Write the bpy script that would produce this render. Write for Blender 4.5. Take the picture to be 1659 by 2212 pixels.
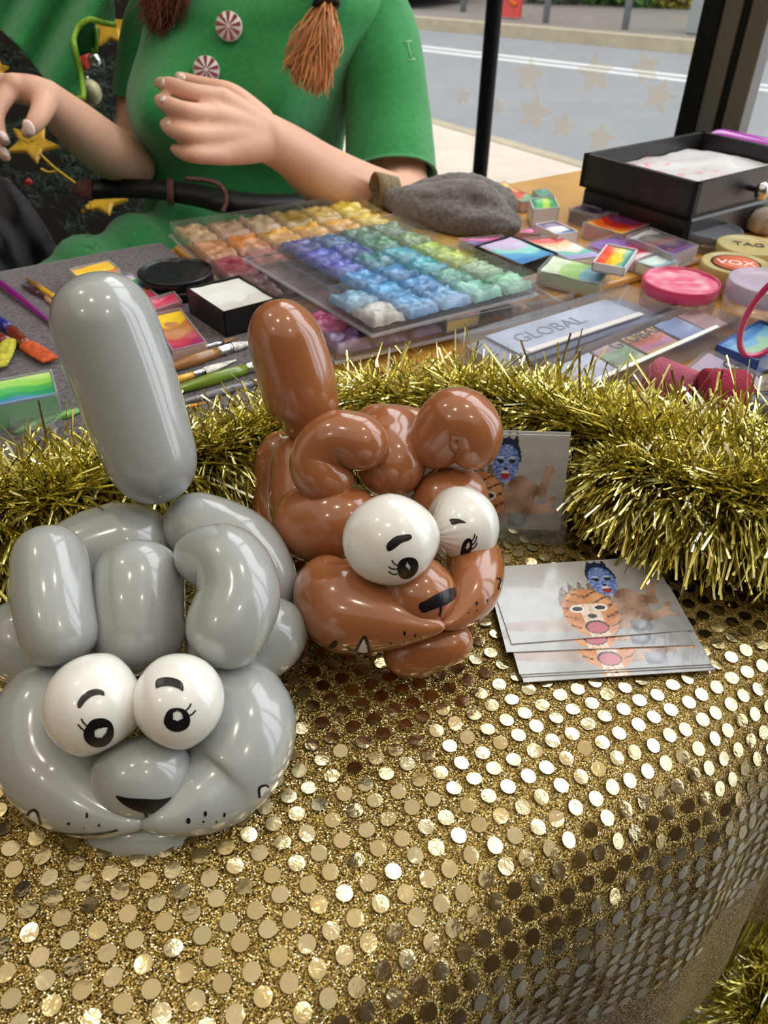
import bpy, bmesh, math, random
from mathutils import Vector, Matrix, noise, Quaternion
from mathutils.bvhtree import BVHTree
random.seed(7)
SC = bpy.context.scene
COL = SC.collection
for o in list(bpy.data.objects): bpy.data.objects.remove(o)

# ------------------------------------------------------------------ camera
FPX = 1700.0
PIT = math.radians(37.5); ROL = math.radians(1.24)
CH = 1.035; TZ = 0.75
fw = Vector((0, math.cos(PIT), -math.sin(PIT))); r0 = Vector((1, 0, 0)); u0 = Vector((0, math.sin(PIT), math.cos(PIT)))
RT = r0*math.cos(ROL) + u0*math.sin(ROL); UP = u0*math.cos(ROL) - r0*math.sin(ROL)
CP = Vector((0, 0, CH))
cam_d = bpy.data.cameras.new('camera'); cam = bpy.data.objects.new('camera', cam_d); COL.objects.link(cam)
M = Matrix((RT, UP, -fw)).transposed().to_4x4(); M.translation = CP
cam.matrix_world = M
cam_d.sensor_fit = 'VERTICAL'; cam_d.sensor_height = 36; cam_d.lens = FPX/2212*36
cam_d.clip_start = 0.01; cam_d.clip_end = 200
cam_d.dof.use_dof = True; cam_d.dof.focus_distance = 0.36; cam_d.dof.aperture_fstop = 19
SC.camera = cam
# ------------------------------------------------------------------ world, exposure
W = bpy.data.worlds.new('overcast_sky'); SC.world = W; W.use_nodes = True
nt = W.node_tree; bg = nt.nodes['Background']
tc = nt.nodes.new('ShaderNodeTexCoord'); sp = nt.nodes.new('ShaderNodeSeparateXYZ'); cr = nt.nodes.new('ShaderNodeValToRGB')
nt.links.new(tc.outputs['Generated'], sp.inputs[0]); nt.links.new(sp.outputs['Z'], cr.inputs[0]); nt.links.new(cr.outputs[0], bg.inputs[0])
cr.color_ramp.elements[0].position = 0.0; cr.color_ramp.elements[0].color = (0.62, 0.66, 0.70, 1)
cr.color_ramp.elements[1].position = 0.7; cr.color_ramp.elements[1].color = (0.95, 0.98, 1.0, 1)
bg.inputs[1].default_value = 5.0
SC.view_settings.view_transform = 'Standard'; SC.view_settings.look = 'None'
SC.view_settings.gamma = 1; SC.view_settings.use_curve_mapping = False
SC.view_settings.exposure = 0.0

# ------------------------------------------------------------------ helpers
def P(x, y, d): return CP + (fw + RT*((x-829.5)/FPX) - UP*((y-1106)/FPX))*d          # point at a camera distance
def T(x, y, z=TZ):
    v = fw + RT*((x-829.5)/FPX) - UP*((y-1106)/FPX)
    return CP + v*((z-CH)/v.z)
def srgb(r, g, b):
    f = lambda c: (c/255/12.92) if c/255 <= .04045 else ((c/255+.055)/1.055)**2.4
    return (f(r), f(g), f(b))
MATS = {}
def mat(name, col, rough=.5, metal=0, coat=0, spec=.5, sss=0, noise_s=0, noise_a=.15, bump=0, bump_s=200, sheen=0, emis=None, es=0, attr=None, alpha=1):
    if name in MATS: return MATS[name]
    m = bpy.data.materials.new(name); m.use_nodes = True; n = m.node_tree.nodes; l = m.node_tree.links
    b = n['Principled BSDF']; b.inputs['Base Color'].default_value = (*col, 1)
    b.inputs['Roughness'].default_value = rough; b.inputs['Metallic'].default_value = metal
    b.inputs['Coat Weight'].default_value = coat; b.inputs['Coat Roughness'].default_value = .06; b.inputs['Specular IOR Level'].default_value = spec
    if sss: b.inputs['Subsurface Weight'].default_value = sss; b.inputs['Subsurface Radius'].default_value = (.01, .005, .003); b.inputs['Subsurface Scale'].default_value = .5
    if sheen: b.inputs['Sheen Weight'].default_value = sheen; b.inputs['Sheen Roughness'].default_value = .5
    if alpha < 1: b.inputs['Alpha'].default_value = alpha
    t = n.new('ShaderNodeTexCoord')
    if attr:
        a = n.new('ShaderNodeAttribute'); a.attribute_name = attr; l.new(a.outputs['Color'], b.inputs['Base Color'])
    elif noise_s:
        x = n.new('ShaderNodeTexNoise'); x.inputs['Scale'].default_value = noise_s; x.inputs['Detail'].default_value = 5
        l.new(t.outputs['Object'], x.inputs['Vector'])
        r = n.new('ShaderNodeValToRGB'); l.new(x.outputs['Fac'], r.inputs[0]); l.new(r.outputs[0], b.inputs['Base Color'])
        r.color_ramp.elements[0].position = .3; r.color_ramp.elements[1].position = .7
        r.color_ramp.elements[0].color = (*[c*(1-noise_a) for c in col], 1); r.color_ramp.elements[1].color = (*[min(1, c*(1+noise_a)) for c in col], 1)
    if bump:
        x = n.new('ShaderNodeTexNoise'); x.inputs['Scale'].default_value = bump_s; x.inputs['Detail'].default_value = 3
        l.new(t.outputs['Object'], x.inputs['Vector']); bp = n.new('ShaderNodeBump'); bp.inputs['Strength'].default_value = bump; bp.inputs['Distance'].default_value = .002
        l.new(x.outputs['Fac'], bp.inputs['Height']); l.new(bp.outputs[0], b.inputs['Normal'])
    if emis: b.inputs['Emission Color'].default_value = (*emis, 1); b.inputs['Emission Strength'].default_value = es
    MATS[name] = m; return m
def clear(name, tint=(.95, .95, .97), gloss=.08, rough=.05, haze=0.0, hazecol=(.9, .9, .9)):
    if name in MATS: return MATS[name]
    m = bpy.data.materials.new(name); m.use_nodes = True; n = m.node_tree.nodes; l = m.node_tree.links
    n.remove(n['Principled BSDF']); out = n['Material Output']
    tr = n.new('ShaderNodeBsdfTransparent'); tr.inputs[0].default_value = (*tint, 1)
    gl = n.new('ShaderNodeBsdfGlossy'); gl.inputs['Roughness'].default_value = rough
    lw = n.new('ShaderNodeLayerWeight'); lw.inputs[0].default_value = .5
    pw = n.new('ShaderNodeMath'); pw.operation = 'POWER'; pw.inputs[1].default_value = 5; l.new(lw.outputs['Facing'], pw.inputs[0])
    mx = n.new('ShaderNodeMath'); mx.operation = 'MULTIPLY_ADD'; mx.inputs[1].default_value = .8; mx.inputs[2].default_value = .03+gloss; l.new(pw.outputs[0], mx.inputs[0])
    a = n.new('ShaderNodeMixShader'); l.new(mx.outputs[0], a.inputs[0]); l.new(tr.outputs[0], a.inputs[1]); l.new(gl.outputs[0], a.inputs[2])
    last = a
    if haze:
        df = n.new('ShaderNodeBsdfDiffuse'); df.inputs[0].default_value = (*hazecol, 1)
        c = n.new('ShaderNodeMixShader'); c.inputs[0].default_value = haze; l.new(a.outputs[0], c.inputs[1]); l.new(df.outputs[0], c.inputs[2]); last = c
    l.new(last.outputs[0], out.inputs[0]); MATS[name] = m; return m

def thing(name, label, cat, loc=(0, 0, 0), rz=0, group=None):
    o = bpy.data.objects.new(name, None); COL.objects.link(o); o.location = loc; o.rotation_euler = (0, 0, rz); o.empty_display_size = .02
    o['label'] = label; o['category'] = cat
    if group: o['group'] = group
    return o
def tag(o, label, cat, group=None):
    o['label'] = label; o['category'] = cat
    if group: o['group'] = group
    return o
def mo(name, vs, fs, m, parent=None, smooth=True, cols=None, world=True, loc=None, fm=None):
    """mesh object; world verts are shifted into the parent's space (parents here are unrotated when world=True)"""
    me = bpy.data.meshes.new(name)
    off = Vector((0, 0, 0))
    if parent is not None and world:
        off = Vector(parent.location); pp = parent.parent
        while pp is not None: off += Vector(pp.location); pp = pp.parent
    elif loc is not None: off = Vector(loc)
    me.from_pydata([tuple(Vector(v)-off) for v in vs], [], fs)
    for k in (m if isinstance(m, (list, tuple)) else [m]): me.materials.append(k)
    if fm: me.polygons.foreach_set('material_index', fm)
    me.polygons.foreach_set('use_smooth', [smooth]*len(me.polygons))
    if cols:
        a = me.color_attributes.new('Col', 'FLOAT_COLOR', 'POINT'); buf = []
        for c in cols: buf += [c[0], c[1], c[2], 1.0]
        a.data.foreach_set('color', buf)
    me.update()
    o = bpy.data.objects.new(name, me); COL.objects.link(o)
    if parent is not None: o.parent = parent
    elif loc is not None: o.location = loc
    return o
def bevel(o, w=.002, s=2):
    b = o.modifiers.new('bevel', 'BEVEL'); b.width = w; b.segments = s; b.limit_method = 'ANGLE'; return o
class MB:
    def __init__(s): s.v = []; s.f = []; s.c = []
    def add(s, vs, fs, col=None):
        n = len(s.v); s.v += [Vector(v) for v in vs]; s.f += [tuple(i+n for i in f) for f in fs]
        if col is not None: s.c += [col]*len(vs)
    def box(s, a, b, col=None, mt=None):
        x0, y0, z0 = a; x1, y1, z1 = b
        vs = [Vector(p) for p in ((x0, y0, z0), (x1, y0, z0), (x1, y1, z0), (x0, y1, z0), (x0, y0, z1), (x1, y0, z1), (x1, y1, z1), (x0, y1, z1))]
        if mt: vs = [mt @ v for v in vs]
        s.add(vs, [(0, 3, 2, 1), (4, 5, 6, 7), (0, 1, 5, 4), (1, 2, 6, 5), (2, 3, 7, 6), (3, 0, 4, 7)], col)
    def prism(s, poly, z0, z1, col=None):
        n = len(poly); vs = [(p[0], p[1], z0) for p in poly]+[(p[0], p[1], z1) for p in poly]
        s.add(vs, [tuple(range(n-1, -1, -1)), tuple(range(n, 2*n))]+[(i, (i+1) % n, n+(i+1) % n, n+i) for i in range(n)], col)
    def lathe(s, prof, n=32, mt=None, col=None, sx=1, sy=1):
        vs = []; fs = []
        for (r, z) in prof:
            for k in range(n):
                t = 2*math.pi*k/n; vs.append(Vector((r*math.cos(t)*sx, r*math.sin(t)*sy, z)))
        for j in range(len(prof)-1):
            for k in range(n): fs.append((j*n+k, j*n+(k+1) % n, (j+1)*n+(k+1) % n, (j+1)*n+k))
        fs.append(tuple(range(n-1, -1, -1))); fs.append(tuple(range((len(prof)-1)*n, len(prof)*n)))
        if mt: vs = [mt @ v for v in vs]
        s.add(vs, fs, col)
    def tube(s, pts, rad, n=10, col=None, caps=True):
        pts = [Vector(p) for p in pts]; vs = []; fs = []; N = None
        for i, p in enumerate(pts):
            t = (pts[min(i+1, len(pts)-1)]-pts[max(i-1, 0)]).normalized()
            if N is None: N = t.orthogonal().normalized()
            N = (N - t*N.dot(t)).normalized(); B = t.cross(N); r = rad[i] if isinstance(rad, (list, tuple)) else rad
            for k in range(n):
                a = 2*math.pi*k/n; vs.append(p+(N*math.cos(a)+B*math.sin(a))*r)
        for i in range(len(pts)-1):
            for k in range(n): fs.append((i*n+k, i*n+(k+1) % n, (i+1)*n+(k+1) % n, (i+1)*n+k))
        if caps: fs.append(tuple(range(n-1, -1, -1))); fs.append(tuple(range((len(pts)-1)*n, len(pts)*n)))
        s.add(vs, fs, col)
    def obj(s, name, m, parent=None, **k):
        if s.c and len(s.c) == len(s.v): k['cols'] = s.c
        return mo(name, s.v, s.f, m, parent, **k)
def spline(ctrl, n):
    """catmull-rom through tuples; returns n+1 samples"""
    out = []; m = len(ctrl)-1
    g = lambda i: ctrl[max(0, min(m, i))]
    for k in range(n+1):
        t = k/n*m; i = min(int(t), m-1); f = t-i
        a, b, c, d = g(i-1), g(i), g(i+1), g(i+2)
        out.append(tuple(.5*((2*b[j])+(-a[j]+c[j])*f+(2*a[j]-5*b[j]+4*c[j]-d[j])*f*f+(-a[j]+3*b[j]-3*c[j]+d[j])*f**3) for j in range(len(b))))
    return out
def structure(o): o['kind'] = 'structure'; return o

# table frame: e runs along the table, n points to the side where the photographer stands
EV = Vector((.8215, .5702, 0)); NV = Vector((.5702, -.8215, 0)); ANG = math.atan2(EV.y, EV.x)
def TE(e, n, z=TZ): return EV*e+NV*n+Vector((0, 0, z))
def en(p): return p.x*EV.x+p.y*EV.y, p.x*NV.x+p.y*NV.y

# ================================================================== THE SETTING
m_floor = mat('grey_floor', srgb(100, 104, 116), .35, noise_s=6, noise_a=.08)
m_ceil = mat('translucent_ceiling', srgb(226, 214, 196), .8)
m_wallm = mat('dark_wall', srgb(52, 44, 40), .8)
m_rear = mat('beige_wall', srgb(112, 96, 74), .8)
m_side = mat('beige_pavement', srgb(146, 134, 120), .85, noise_s=5, noise_a=.1, bump=.3, bump_s=60)
m_road = mat('asphalt', srgb(92, 92, 93), .8, noise_s=3, noise_a=.07, bump=.3, bump_s=150)
m_far = mat('far_pavement', srgb(88, 79, 72), .85, noise_s=2, noise_a=.1)
m_kerb = mat('kerb_stone', srgb(124, 112, 92), .8, noise_s=8, noise_a=.12)
m_paint = mat('road_paint', srgb(150, 150, 146), .7)
m_black = mat('black_frame', srgb(15, 13, 12), .5, spec=.25)
m_grey = mat('grey_frame', srgb(96, 94, 92), .45)
room = [(-.30, 2.14), (-3, 2.14), (-3, -3), (2.6, -3), (2.6, -.41)]
b = MB(); b.prism(room, -.05, 0); structure(b.obj('floor', m_floor, smooth=False))
b = MB(); b.v = [Vector((x, y, 3.3)) for x, y in room]; b.f = [(0, 1, 2, 3, 4)]; structure(b.obj('ceiling', m_ceil, smooth=False))
_n = m_ceil.node_tree.nodes; _l = m_ceil.node_tree.links; _tr = _n.new('ShaderNodeBsdfTranslucent'); _tr.inputs[0].default_value = (.31, .275, .225, 1)  # translucency added so the unseen ceiling passes sky light as soft fill
_mx = _n.new('ShaderNodeMixShader'); _mx.inputs[0].default_value = .5; _l.new(_n['Principled BSDF'].outputs[0], _mx.inputs[1]); _l.new(_tr.outputs[0], _mx.inputs[2]); _l.new(_mx.outputs[0], _n['Material Output'].inputs[0])
b = MB(); b.box((-3.1, 2.14, 0), (-.30, 2.24, 3.3)); structure(b.obj('wall_back', m_wallm, smooth=False))
b = MB(); b.box((-3.1, -3, 0), (-3, 2.14, 3.3)); structure(b.obj('wall_left', m_rear, smooth=False))
b = MB(); b.box((-3.1, -3.1, 0), (2.7, -3, 3.3)); structure(b.obj('wall_front', m_rear, smooth=False))
b = MB(); b.box((2.6, -3, 0), (2.7, -.45, 3.3)); structure(b.obj('wall_right', m_rear, smooth=False))
# shop window: runs from the back corner down to the right
wd = Vector((.75, -.66, 0)).normalized(); W0 = Vector((.52, 1.42, 0)); wn = Vector((.66, .75, 0)).normalized()
wmt = Matrix((wd, wn, Vector((0, 0, 1)))).transposed().to_4x4(); wmt.translation = W0
L0 = -1.09; L1 = 2.75
m_glass = clear('window_glass', (.97, .98, .98), .0, .0)
t = bpy.data.objects.new('window_1', None); COL.objects.link(t); structure(t)
b = MB(); b.box((L0, .02, .04), (L1, .026, 3.3), mt=wmt); structure(b.obj('pane', m_glass, t, smooth=False))
b = MB()
b.box((L0, -.02, 0), (L1, .05, .05), mt=wmt); b.box((L0, -.02, 3.2), (L1, .05, 3.3), mt=wmt)
structure(b.obj('window_frame', m_black, t, smooth=False))
# thin mullion behind the table, broad two-tone mullion, further ones off to the right
def mull(x0, x1, m, nm, y0=-.03, y1=.06):
    b = MB(); b.box((x0, y0, 0.05), (x1, y1, 3.2), mt=wmt); return structure(bevel(b.obj(nm, m, t, smooth=False), .002))
xb = (T(1033, 385, .75)-CP); 
def wx(px, py):
    v = fw + RT*((px-829.5)/FPX) - UP*((py-1106)/FPX); k = (W0-CP).dot(wn)/v.dot(wn); return (CP+v*k-W0).dot(wd)
xp = wx(1036, 380); pp_ = W0+wd*xp
b = MB(); b.tube([pp_+Vector((0, 0, .05)), pp_+Vector((0, 0, 3.2))], .0155, 16); structure(b.obj('mullion', m_black, t))
xm = wx(1466, 290)
mull(xm, xm+.030, m_black, 'mullion', -.02, .03); mull(xm+.030, xm+.058, m_grey, 'mullion', -.012, .03); mull(xm+.058, xm+.072, m_black, 'mullion', -.006, .03); mull(xm+.072, xm+.102, m_grey, 'mullion', -.012, .03)
mull(1.25, 1.33, m_black, 'mullion'); mull(2.1, 2.18, m_black, 'mullion')
# outside
def kn(x): return 5.828-1.327*(x-.159)
def kf(x): return 10.971-.579*(x-.151)
def kl(x): return 9.481-.675*(x-.255)
XS = [-5+.5*i for i in range(35)]
def strip(f0, f1, z0, z1, m, nm):
    b = MB()
    xs = XS
    for i in range(len(xs)-1):
        a, c = xs[i], xs[i+1]
        b.prism([(a, f0(a)), (c, f0(c)), (c, f1(c)), (a, f1(a))], z0, z1)
    return structure(b.obj(nm, m, smooth=False))
strip(lambda x: kn(x)-14, lambda x: kn(x)-.16, -.3, -.06, m_side, 'near_pavement')
strip(lambda x: kn(x)-.16, kn, -.3, -.055, m_kerb, 'near_kerb')
strip(kn, kf, -.3, -.1, m_road, 'road')
for k in (0, .28):
    strip(lambda x: kl(x)-k-.1, lambda x: kl(x)-k+.04, -.1, -.096, m_paint, 'road_marking')
strip(kf, lambda x: kf(x)+.2, -.3, .02, m_kerb, 'far_kerb')
strip(lambda x: kf(x)+.2, lambda x: kf(x)+14, -.3, .0, m_far, 'far_pavement')
# unseen building across the street, added to block the low sky
m_bld = mat('brick_building', srgb(86, 72, 60), .85, noise_s=.7, noise_a=.2)
m_win = mat('dark_window', srgb(40, 46, 52), .15)
t = thing('sky_block_building', 'unseen brick building added across the street to block the low sky', 'building', (4, 17, 0))
b = MB(); bmt = Matrix.Translation((4, 17.5, 0)) @ Matrix.Rotation(math.atan(-.579), 4, 'Z'); b.box((-14, 0, 0), (14, 5, 12.5), mt=bmt); b.obj('facade', m_bld, t, smooth=False)
for i in range(9):
    for j in range(3):
        b = MB(); b.box((-12.6+i*3, -.06, 1.6+j*3.6), (-11.2+i*3, .05, 3.8+j*3.6), mt=bmt); b.obj('window', m_win, t, smooth=False)

# ceiling lamps
m_lamp = mat('lamp_glow', (1, .93, .8), emis=(1, .9, .74), es=60)
m_lr = mat('lamp_ring', srgb(220, 220, 220), .4)
for i, (x, y, w) in enumerate([(-1.5, .6, 'nearest the tree'), (-.5, -.4, 'above the photographer'), (.7, .2, 'nearest the shop window'), (-1.6, -1.6, 'in the rear left corner'), (1.2, -1.4, 'by the right wall')]):
    t = thing('ceiling_light', 'round recessed ceiling light '+w, 'light', (x, y, 3.28), 0, 'recessed ceiling lights')
    b = MB(); b.lathe([(.11, 3.285), (.11, 3.3)], 24, Matrix.Translation((x, y, 0))); b.obj('ring', m_lr, t)
    b = MB(); b.lathe([(.09, 3.278), (.09, 3.286)], 24, Matrix.Translation((x, y, 0))); b.obj('diffuser', m_lamp, t)

# ================================================================== THE TABLES AND THE GOLD CLOTH
m_wood = mat('honey_wood', srgb(196, 142, 62), .32, coat=.3, noise_s=9, noise_a=.22)
m_metal = mat('steel', srgb(190, 190, 190), .25, 1)
t = thing('trestle_table', 'honey wood topped table carrying the face paints and the gold cloth', 'table', TE(.15, -.45, 0))
b = MB(); b.prism([TE(-.95, -.80)[:2], TE(1.3, -.80)[:2], TE(1.3, -.125)[:2], TE(-.95, -.125)[:2]], TZ-.028, TZ); bevel(b.obj('tabletop', m_wood, t, smooth=False), .004)
for e in (-.85, 1.2):
    for n in (-.76, -.16):
        b = MB(); b.tube([TE(e, n, 0), TE(e, n, TZ-.028)], .016, 12); b.obj('leg', m_metal, t)

# gold fabric material: fine knitted glitter, each thread cell with its own facet and tone
m_gold = bpy.data.materials.new('gold_glitter_knit'); m_gold.use_nodes = True
n = m_gold.node_tree.nodes; l = m_gold.node_tree.links; pb = n['Principled BSDF']
pb.inputs['Metallic'].default_value = .75; pb.inputs['Roughness'].default_value = .38
tc = n.new('ShaderNodeTexCoord'); vo = n.new('ShaderNodeTexVoronoi'); vo.inputs['Scale'].default_value = 2300; l.new(tc.outputs['Object'], vo.inputs['Vector'])
cr = n.new('ShaderNodeValToRGB'); sx = n.new('ShaderNodeSeparateColor'); l.new(vo.outputs['Color'], sx.inputs[0]); l.new(sx.outputs[0], cr.inputs[0])
E_ = cr.color_ramp.elements; E_[0].position = 0; E_[0].color = (*srgb(70, 52, 22), 1); E_[1].position = 1; E_[1].color = (*srgb(255, 246, 210), 1)
e = E_.new(.55); e.color = (*srgb(138, 110, 48), 1); e = E_.new(.88); e.color = (*srgb(190, 160, 86), 1)
l.new(cr.outputs[0], pb.inputs['Base Color'])
vm = n.new('ShaderNodeVectorMath'); vm.operation = 'SUBTRACT'; vm.inputs[1].default_value = (.5, .5, .5); l.new(vo.outputs['Color'], vm.inputs[0])
vs = n.new('ShaderNodeVectorMath'); vs.operation = 'SCALE'; vs.inputs['Scale'].default_value = 1.15; l.new(vm.outputs[0], vs.inputs[0])
ge = n.new('ShaderNodeNewGeometry'); va = n.new('ShaderNodeVectorMath'); va.operation = 'ADD'; l.new(ge.outputs['Normal'], va.inputs[0]); l.new(vs.outputs[0], va.inputs[1])
vn = n.new('ShaderNodeVectorMath'); vn.operation = 'NORMALIZE'; l.new(va.outputs[0], vn.inputs[0]); l.new(vn.outputs[0], pb.inputs['Normal'])

NE = -.066; RAD = .062            # where the cloth turns down, and how softly
def back(e):
    """how far back under the garland the cloth reaches (it ends where the paints begin)"""
    return .13+.0*e if e < .12 else .13+min(1, (e-.12)/.3)*.13
def cloth(e, s):
    """s: distance along the cloth from n=-.55 towards the viewer; returns point"""
    n0 = -.55; flat = (NE-RAD)-n0; s = max(s, back(e))
    fold = .0015*math.sin(e*37)+.001*math.sin(e*83+1)
    rip = .0006*noise.noise(Vector((e*14, s*14, 0)))*2
    if s < flat: return TE(e, n0+s, TZ+.0022+max(rip, -.0012))
    a = (s-flat)/RAD
    if a < math.pi/2:
        return TE(e, NE-RAD+RAD*math.sin(a)+fold*a, TZ+.0022-RAD*(1-math.cos(a)))
    d = (s-flat)-RAD*math.pi/2
    w = min(1, d/.15)
    off = .008*math.sin(e*31+.6)*w+.005*math.sin(e*71)*w + .012*w
    return TE(e, NE+off+fold*1.57, TZ-RAD+.0022-d)
SLEN = (NE-RAD+.55)+RAD*1.57+.185
# sequins share a lattice measured on the cloth
S_END = SLEN-.122
ne, ns = 330, 170
vs = []; fs = []
for j in range(ns+1):
    for i in range(ne+1): vs.append(cloth(-.95+i*(2.15/ne), back(-.95+i*(2.15/ne))+(SLEN-back(-.95+i*(2.15/ne)))*j/ns))
for j in range(ns):
    for i in range(ne): a = j*(ne+1)+i; fs.append((a, a+ne+1, a+ne+2, a+1))
t = thing('tablecloth', 'gold glitter tablecloth with large round sequins draped over the front of the table', 'tablecloth', TE(0, -.3, TZ))
b = mo('fabric', vs, fs, m_gold, t); sd = b.modifiers.new('thickness', 'SOLIDIFY'); sd.thickness = .0012; sd.offset = -1
m_seq = mat('gold_sequin', srgb(226, 200, 134), .16, 1, bump=.12, bump_s=300)
nn = m_seq.node_tree; at = nn.nodes.new('ShaderNodeAttribute'); at.attribute_name = 'Col'; nn.links.new(at.outputs['Color'], nn.nodes['Principled BSDF'].inputs['Base Color'])
b = MB(); rr = .0032
A1 = Vector((.0098, .0011)); A2 = Vector((-.0003, .0091))
rg = random.Random(3)
for i in range(-130, 200):
    for j in range(-60, 130):
        e_, s_ = (A1*i+A2*j); e_ += rg.uniform(-.0007, .0007); s_ = .2+s_+rg.uniform(-.0007, .0007)
        if not (-.6 < e_ < .75 and back(e_)+.004 < s_ < S_END): continue
        c = cloth(e_, s_); du = (cloth(e_+.002, s_)-c).normalized(); dv = (cloth(e_, s_+.002)-c).normalized(); nr = dv.cross(du).normalized()
        if nr.z < 0 and nr.dot(NV) < 0: nr = -nr
        if nr.z < -.2: nr = -nr
        du = (du-nr*du.dot(nr)).normalized(); dv = nr.cross(du)
        tx, ty = rg.gauss(0, .08)+.07*noise.noise(Vector((e_*22, s_*22, 7))), rg.gauss(0, .08)+.07*noise.noise(Vector((e_*22, s_*22, 17))); cv = rg.uniform(-1, 1)*14
        c = c+nr*.0009; ring = [c+nr*.0001]
        for k in range(14):
            a = 2*math.pi*k/14; x = rr*math.cos(a); y = rr*math.sin(a)
            ring.append(c+du*x+dv*y+nr*(x*tx+y*ty+cv*x*x))
        ca = rg.random(); g = .86+.14*rg.random(); cc = (.74*g, (.58+.05*ca)*g, (.29+.10*ca)*g)
        b.add(ring, [(0, 1+k, 1+(k+1) % 14) for k in range(14)], cc)
sq = b.obj('sequins', m_seq, t); sq['kind'] = 'stuff'; sq['label'] = 'round mirror-like gold sequins'

# dark speckled towel under the brushes, left half of the table
m_towel = mat('dark_towel', srgb(84, 75, 77), .95, noise_s=260, noise_a=.75, bump=1, bump_s=600, sheen=.3)
vs = []; fs = []
ts = (-.60, -.44, .262, -.80); na, nb = 90, 70
def tw(e, n): return TE(e, n, TZ+.004+.002*noise.noise(Vector((e*12, n*12, 3))))
for j in range(nb+1):
    for i in range(na+1): vs.append(tw(-.60+i*(.868/na), -.80+j*(.37/nb)))
for j in range(nb):
    for i in range(na): a = j*(na+1)+i; fs.append((a, a+1, a+na+2, a+na+1))
tw_o = mo('towel', vs, fs, m_towel, loc=TE(-.1, -.6)); sd = tw_o.modifiers.new('thickness', 'SOLIDIFY'); sd.thickness = .004; sd.offset = -1
tag(tw_o, 'dark grey speckled towel spread under the brushes and small paints', 'towel')

# ================================================================== BALLOON DOGS
def balloon_mat(name, c, sss=.15, rough=.2):
    m = mat(name, c, rough, 0, coat=.8, sss=sss, noise_s=30, noise_a=.03); m.node_tree.nodes['Principled BSDF'].inputs['Coat Roughness'].default_value = .09; return m
m_gb = balloon_mat('grey_latex', srgb(166, 169, 167))
m_bb = balloon_mat('brown_latex', srgb(162, 100, 62))
m_wb = balloon_mat('white_latex', srgb(238, 236, 230), .25)
m_ink = mat('black_marker_ink', srgb(22, 16, 20), .3, noise_s=700, noise_a=.5)
m_tooth = mat('white_marker', srgb(225, 225, 225), .5)
def bubble(name, ctrl, m, parent, folds=0, p=2.1, capf=1.0, n=56, seg=40, pinch=(1, 1), label=None):
    """ctrl: (px, py, distance, radius in px). A sausage balloon swept along the spine with round pinched ends."""
    c = [(*P(x, y, d), r*d/FPX) for x, y, d, r in ctrl]
    sm = spline(c, 120); pts = [Vector(q[:3]) for q in sm]
    cum = [0]
    for i in range(120): cum.append(cum[-1]+(pts[i+1]-pts[i]).length)
    L = cum[-1]; vs = []; fs = []; N = None; rings = []
    # denser samples near the ends
    for k in range(n+1):
        u = k/n; s = L*(.5-.5*math.cos(math.pi*u))
        i = max(0, min(119, next((q for q in range(120) if cum[q+1] >= s), 119))); f = (s-cum[i])/max(1e-9, cum[i+1]-cum[i])
        pos = pts[i].lerp(pts[i+1], f); R = sm[i][3]*(1-f)+sm[i+1][3]*f
        cap = min(R*capf, L/2)
        rad = R
        for en_, dd in ((0, s), (1, L-s)):
            q_ = p[en_] if isinstance(p, tuple) else p
            if dd < cap: rad = min(rad, R*max(0, 1-(1-dd/cap)**q_)**(1/q_))
        tan = (pts[min(i+1, 120)]-pts[max(i-1, 0)]).normalized() if 0 < i < 119 else (pts[min(i+1, 120)]-pts[i]).normalized()
        rings.append((pos, tan, max(rad, R*.02), s, L-s, R))
    for (pos, tan, rad, s1, s2, R) in rings:
        if N is None: N = tan.orthogonal().normalized()
        N = (N-tan*N.dot(tan)).normalized(); B = tan.cross(N)
        for q in range(seg):
            a = 2*math.pi*q/seg; rr_ = rad
            if folds:
                w = max(0, 1-min(s1 if pinch[0] else 9, s2 if pinch[1] else 9)/(R*.5))
                rr_ *= 1+folds*w*w*(math.sin(a*19)+.6*math.sin(a*11+1))
            vs.append(pos+(N*math.cos(a)+B*math.sin(a))*rr_)
    for j in range(n):
        for q in range(seg): fs.append((j*seg+q, j*seg+(q+1) % seg, (j+1)*seg+(q+1) % seg, (j+1)*seg+q))
    fs.append(tuple(range(seg-1, -1, -1))); fs.append(tuple(range(n*seg, (n+1)*seg)))
    o = mo(name, vs, fs, m, parent)
    if label: o['label'] = label
    o['_w'] = 1
    del o['_w']
    BV[o.name] = BVHTree.FromPolygons([tuple(v) for v in vs], fs)
    return o
BV = {}
def inpoly(x, y, poly):
    r = False; j = len(poly)-1
    for i in range(len(poly)):
        xi, yi = poly[i]; xj, yj = poly[j]
        if (yi > y) != (yj > y) and x < (xj-xi)*(y-yi)/(yj-yi)+xi: r = not r
        j = i
    return r
def rayhit(bv, x, y):
    v = (fw+RT*((x-829.5)/FPX)-UP*((y-1106)/FPX)).normalized()
    h = bv.ray_cast(CP, v); return h
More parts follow.
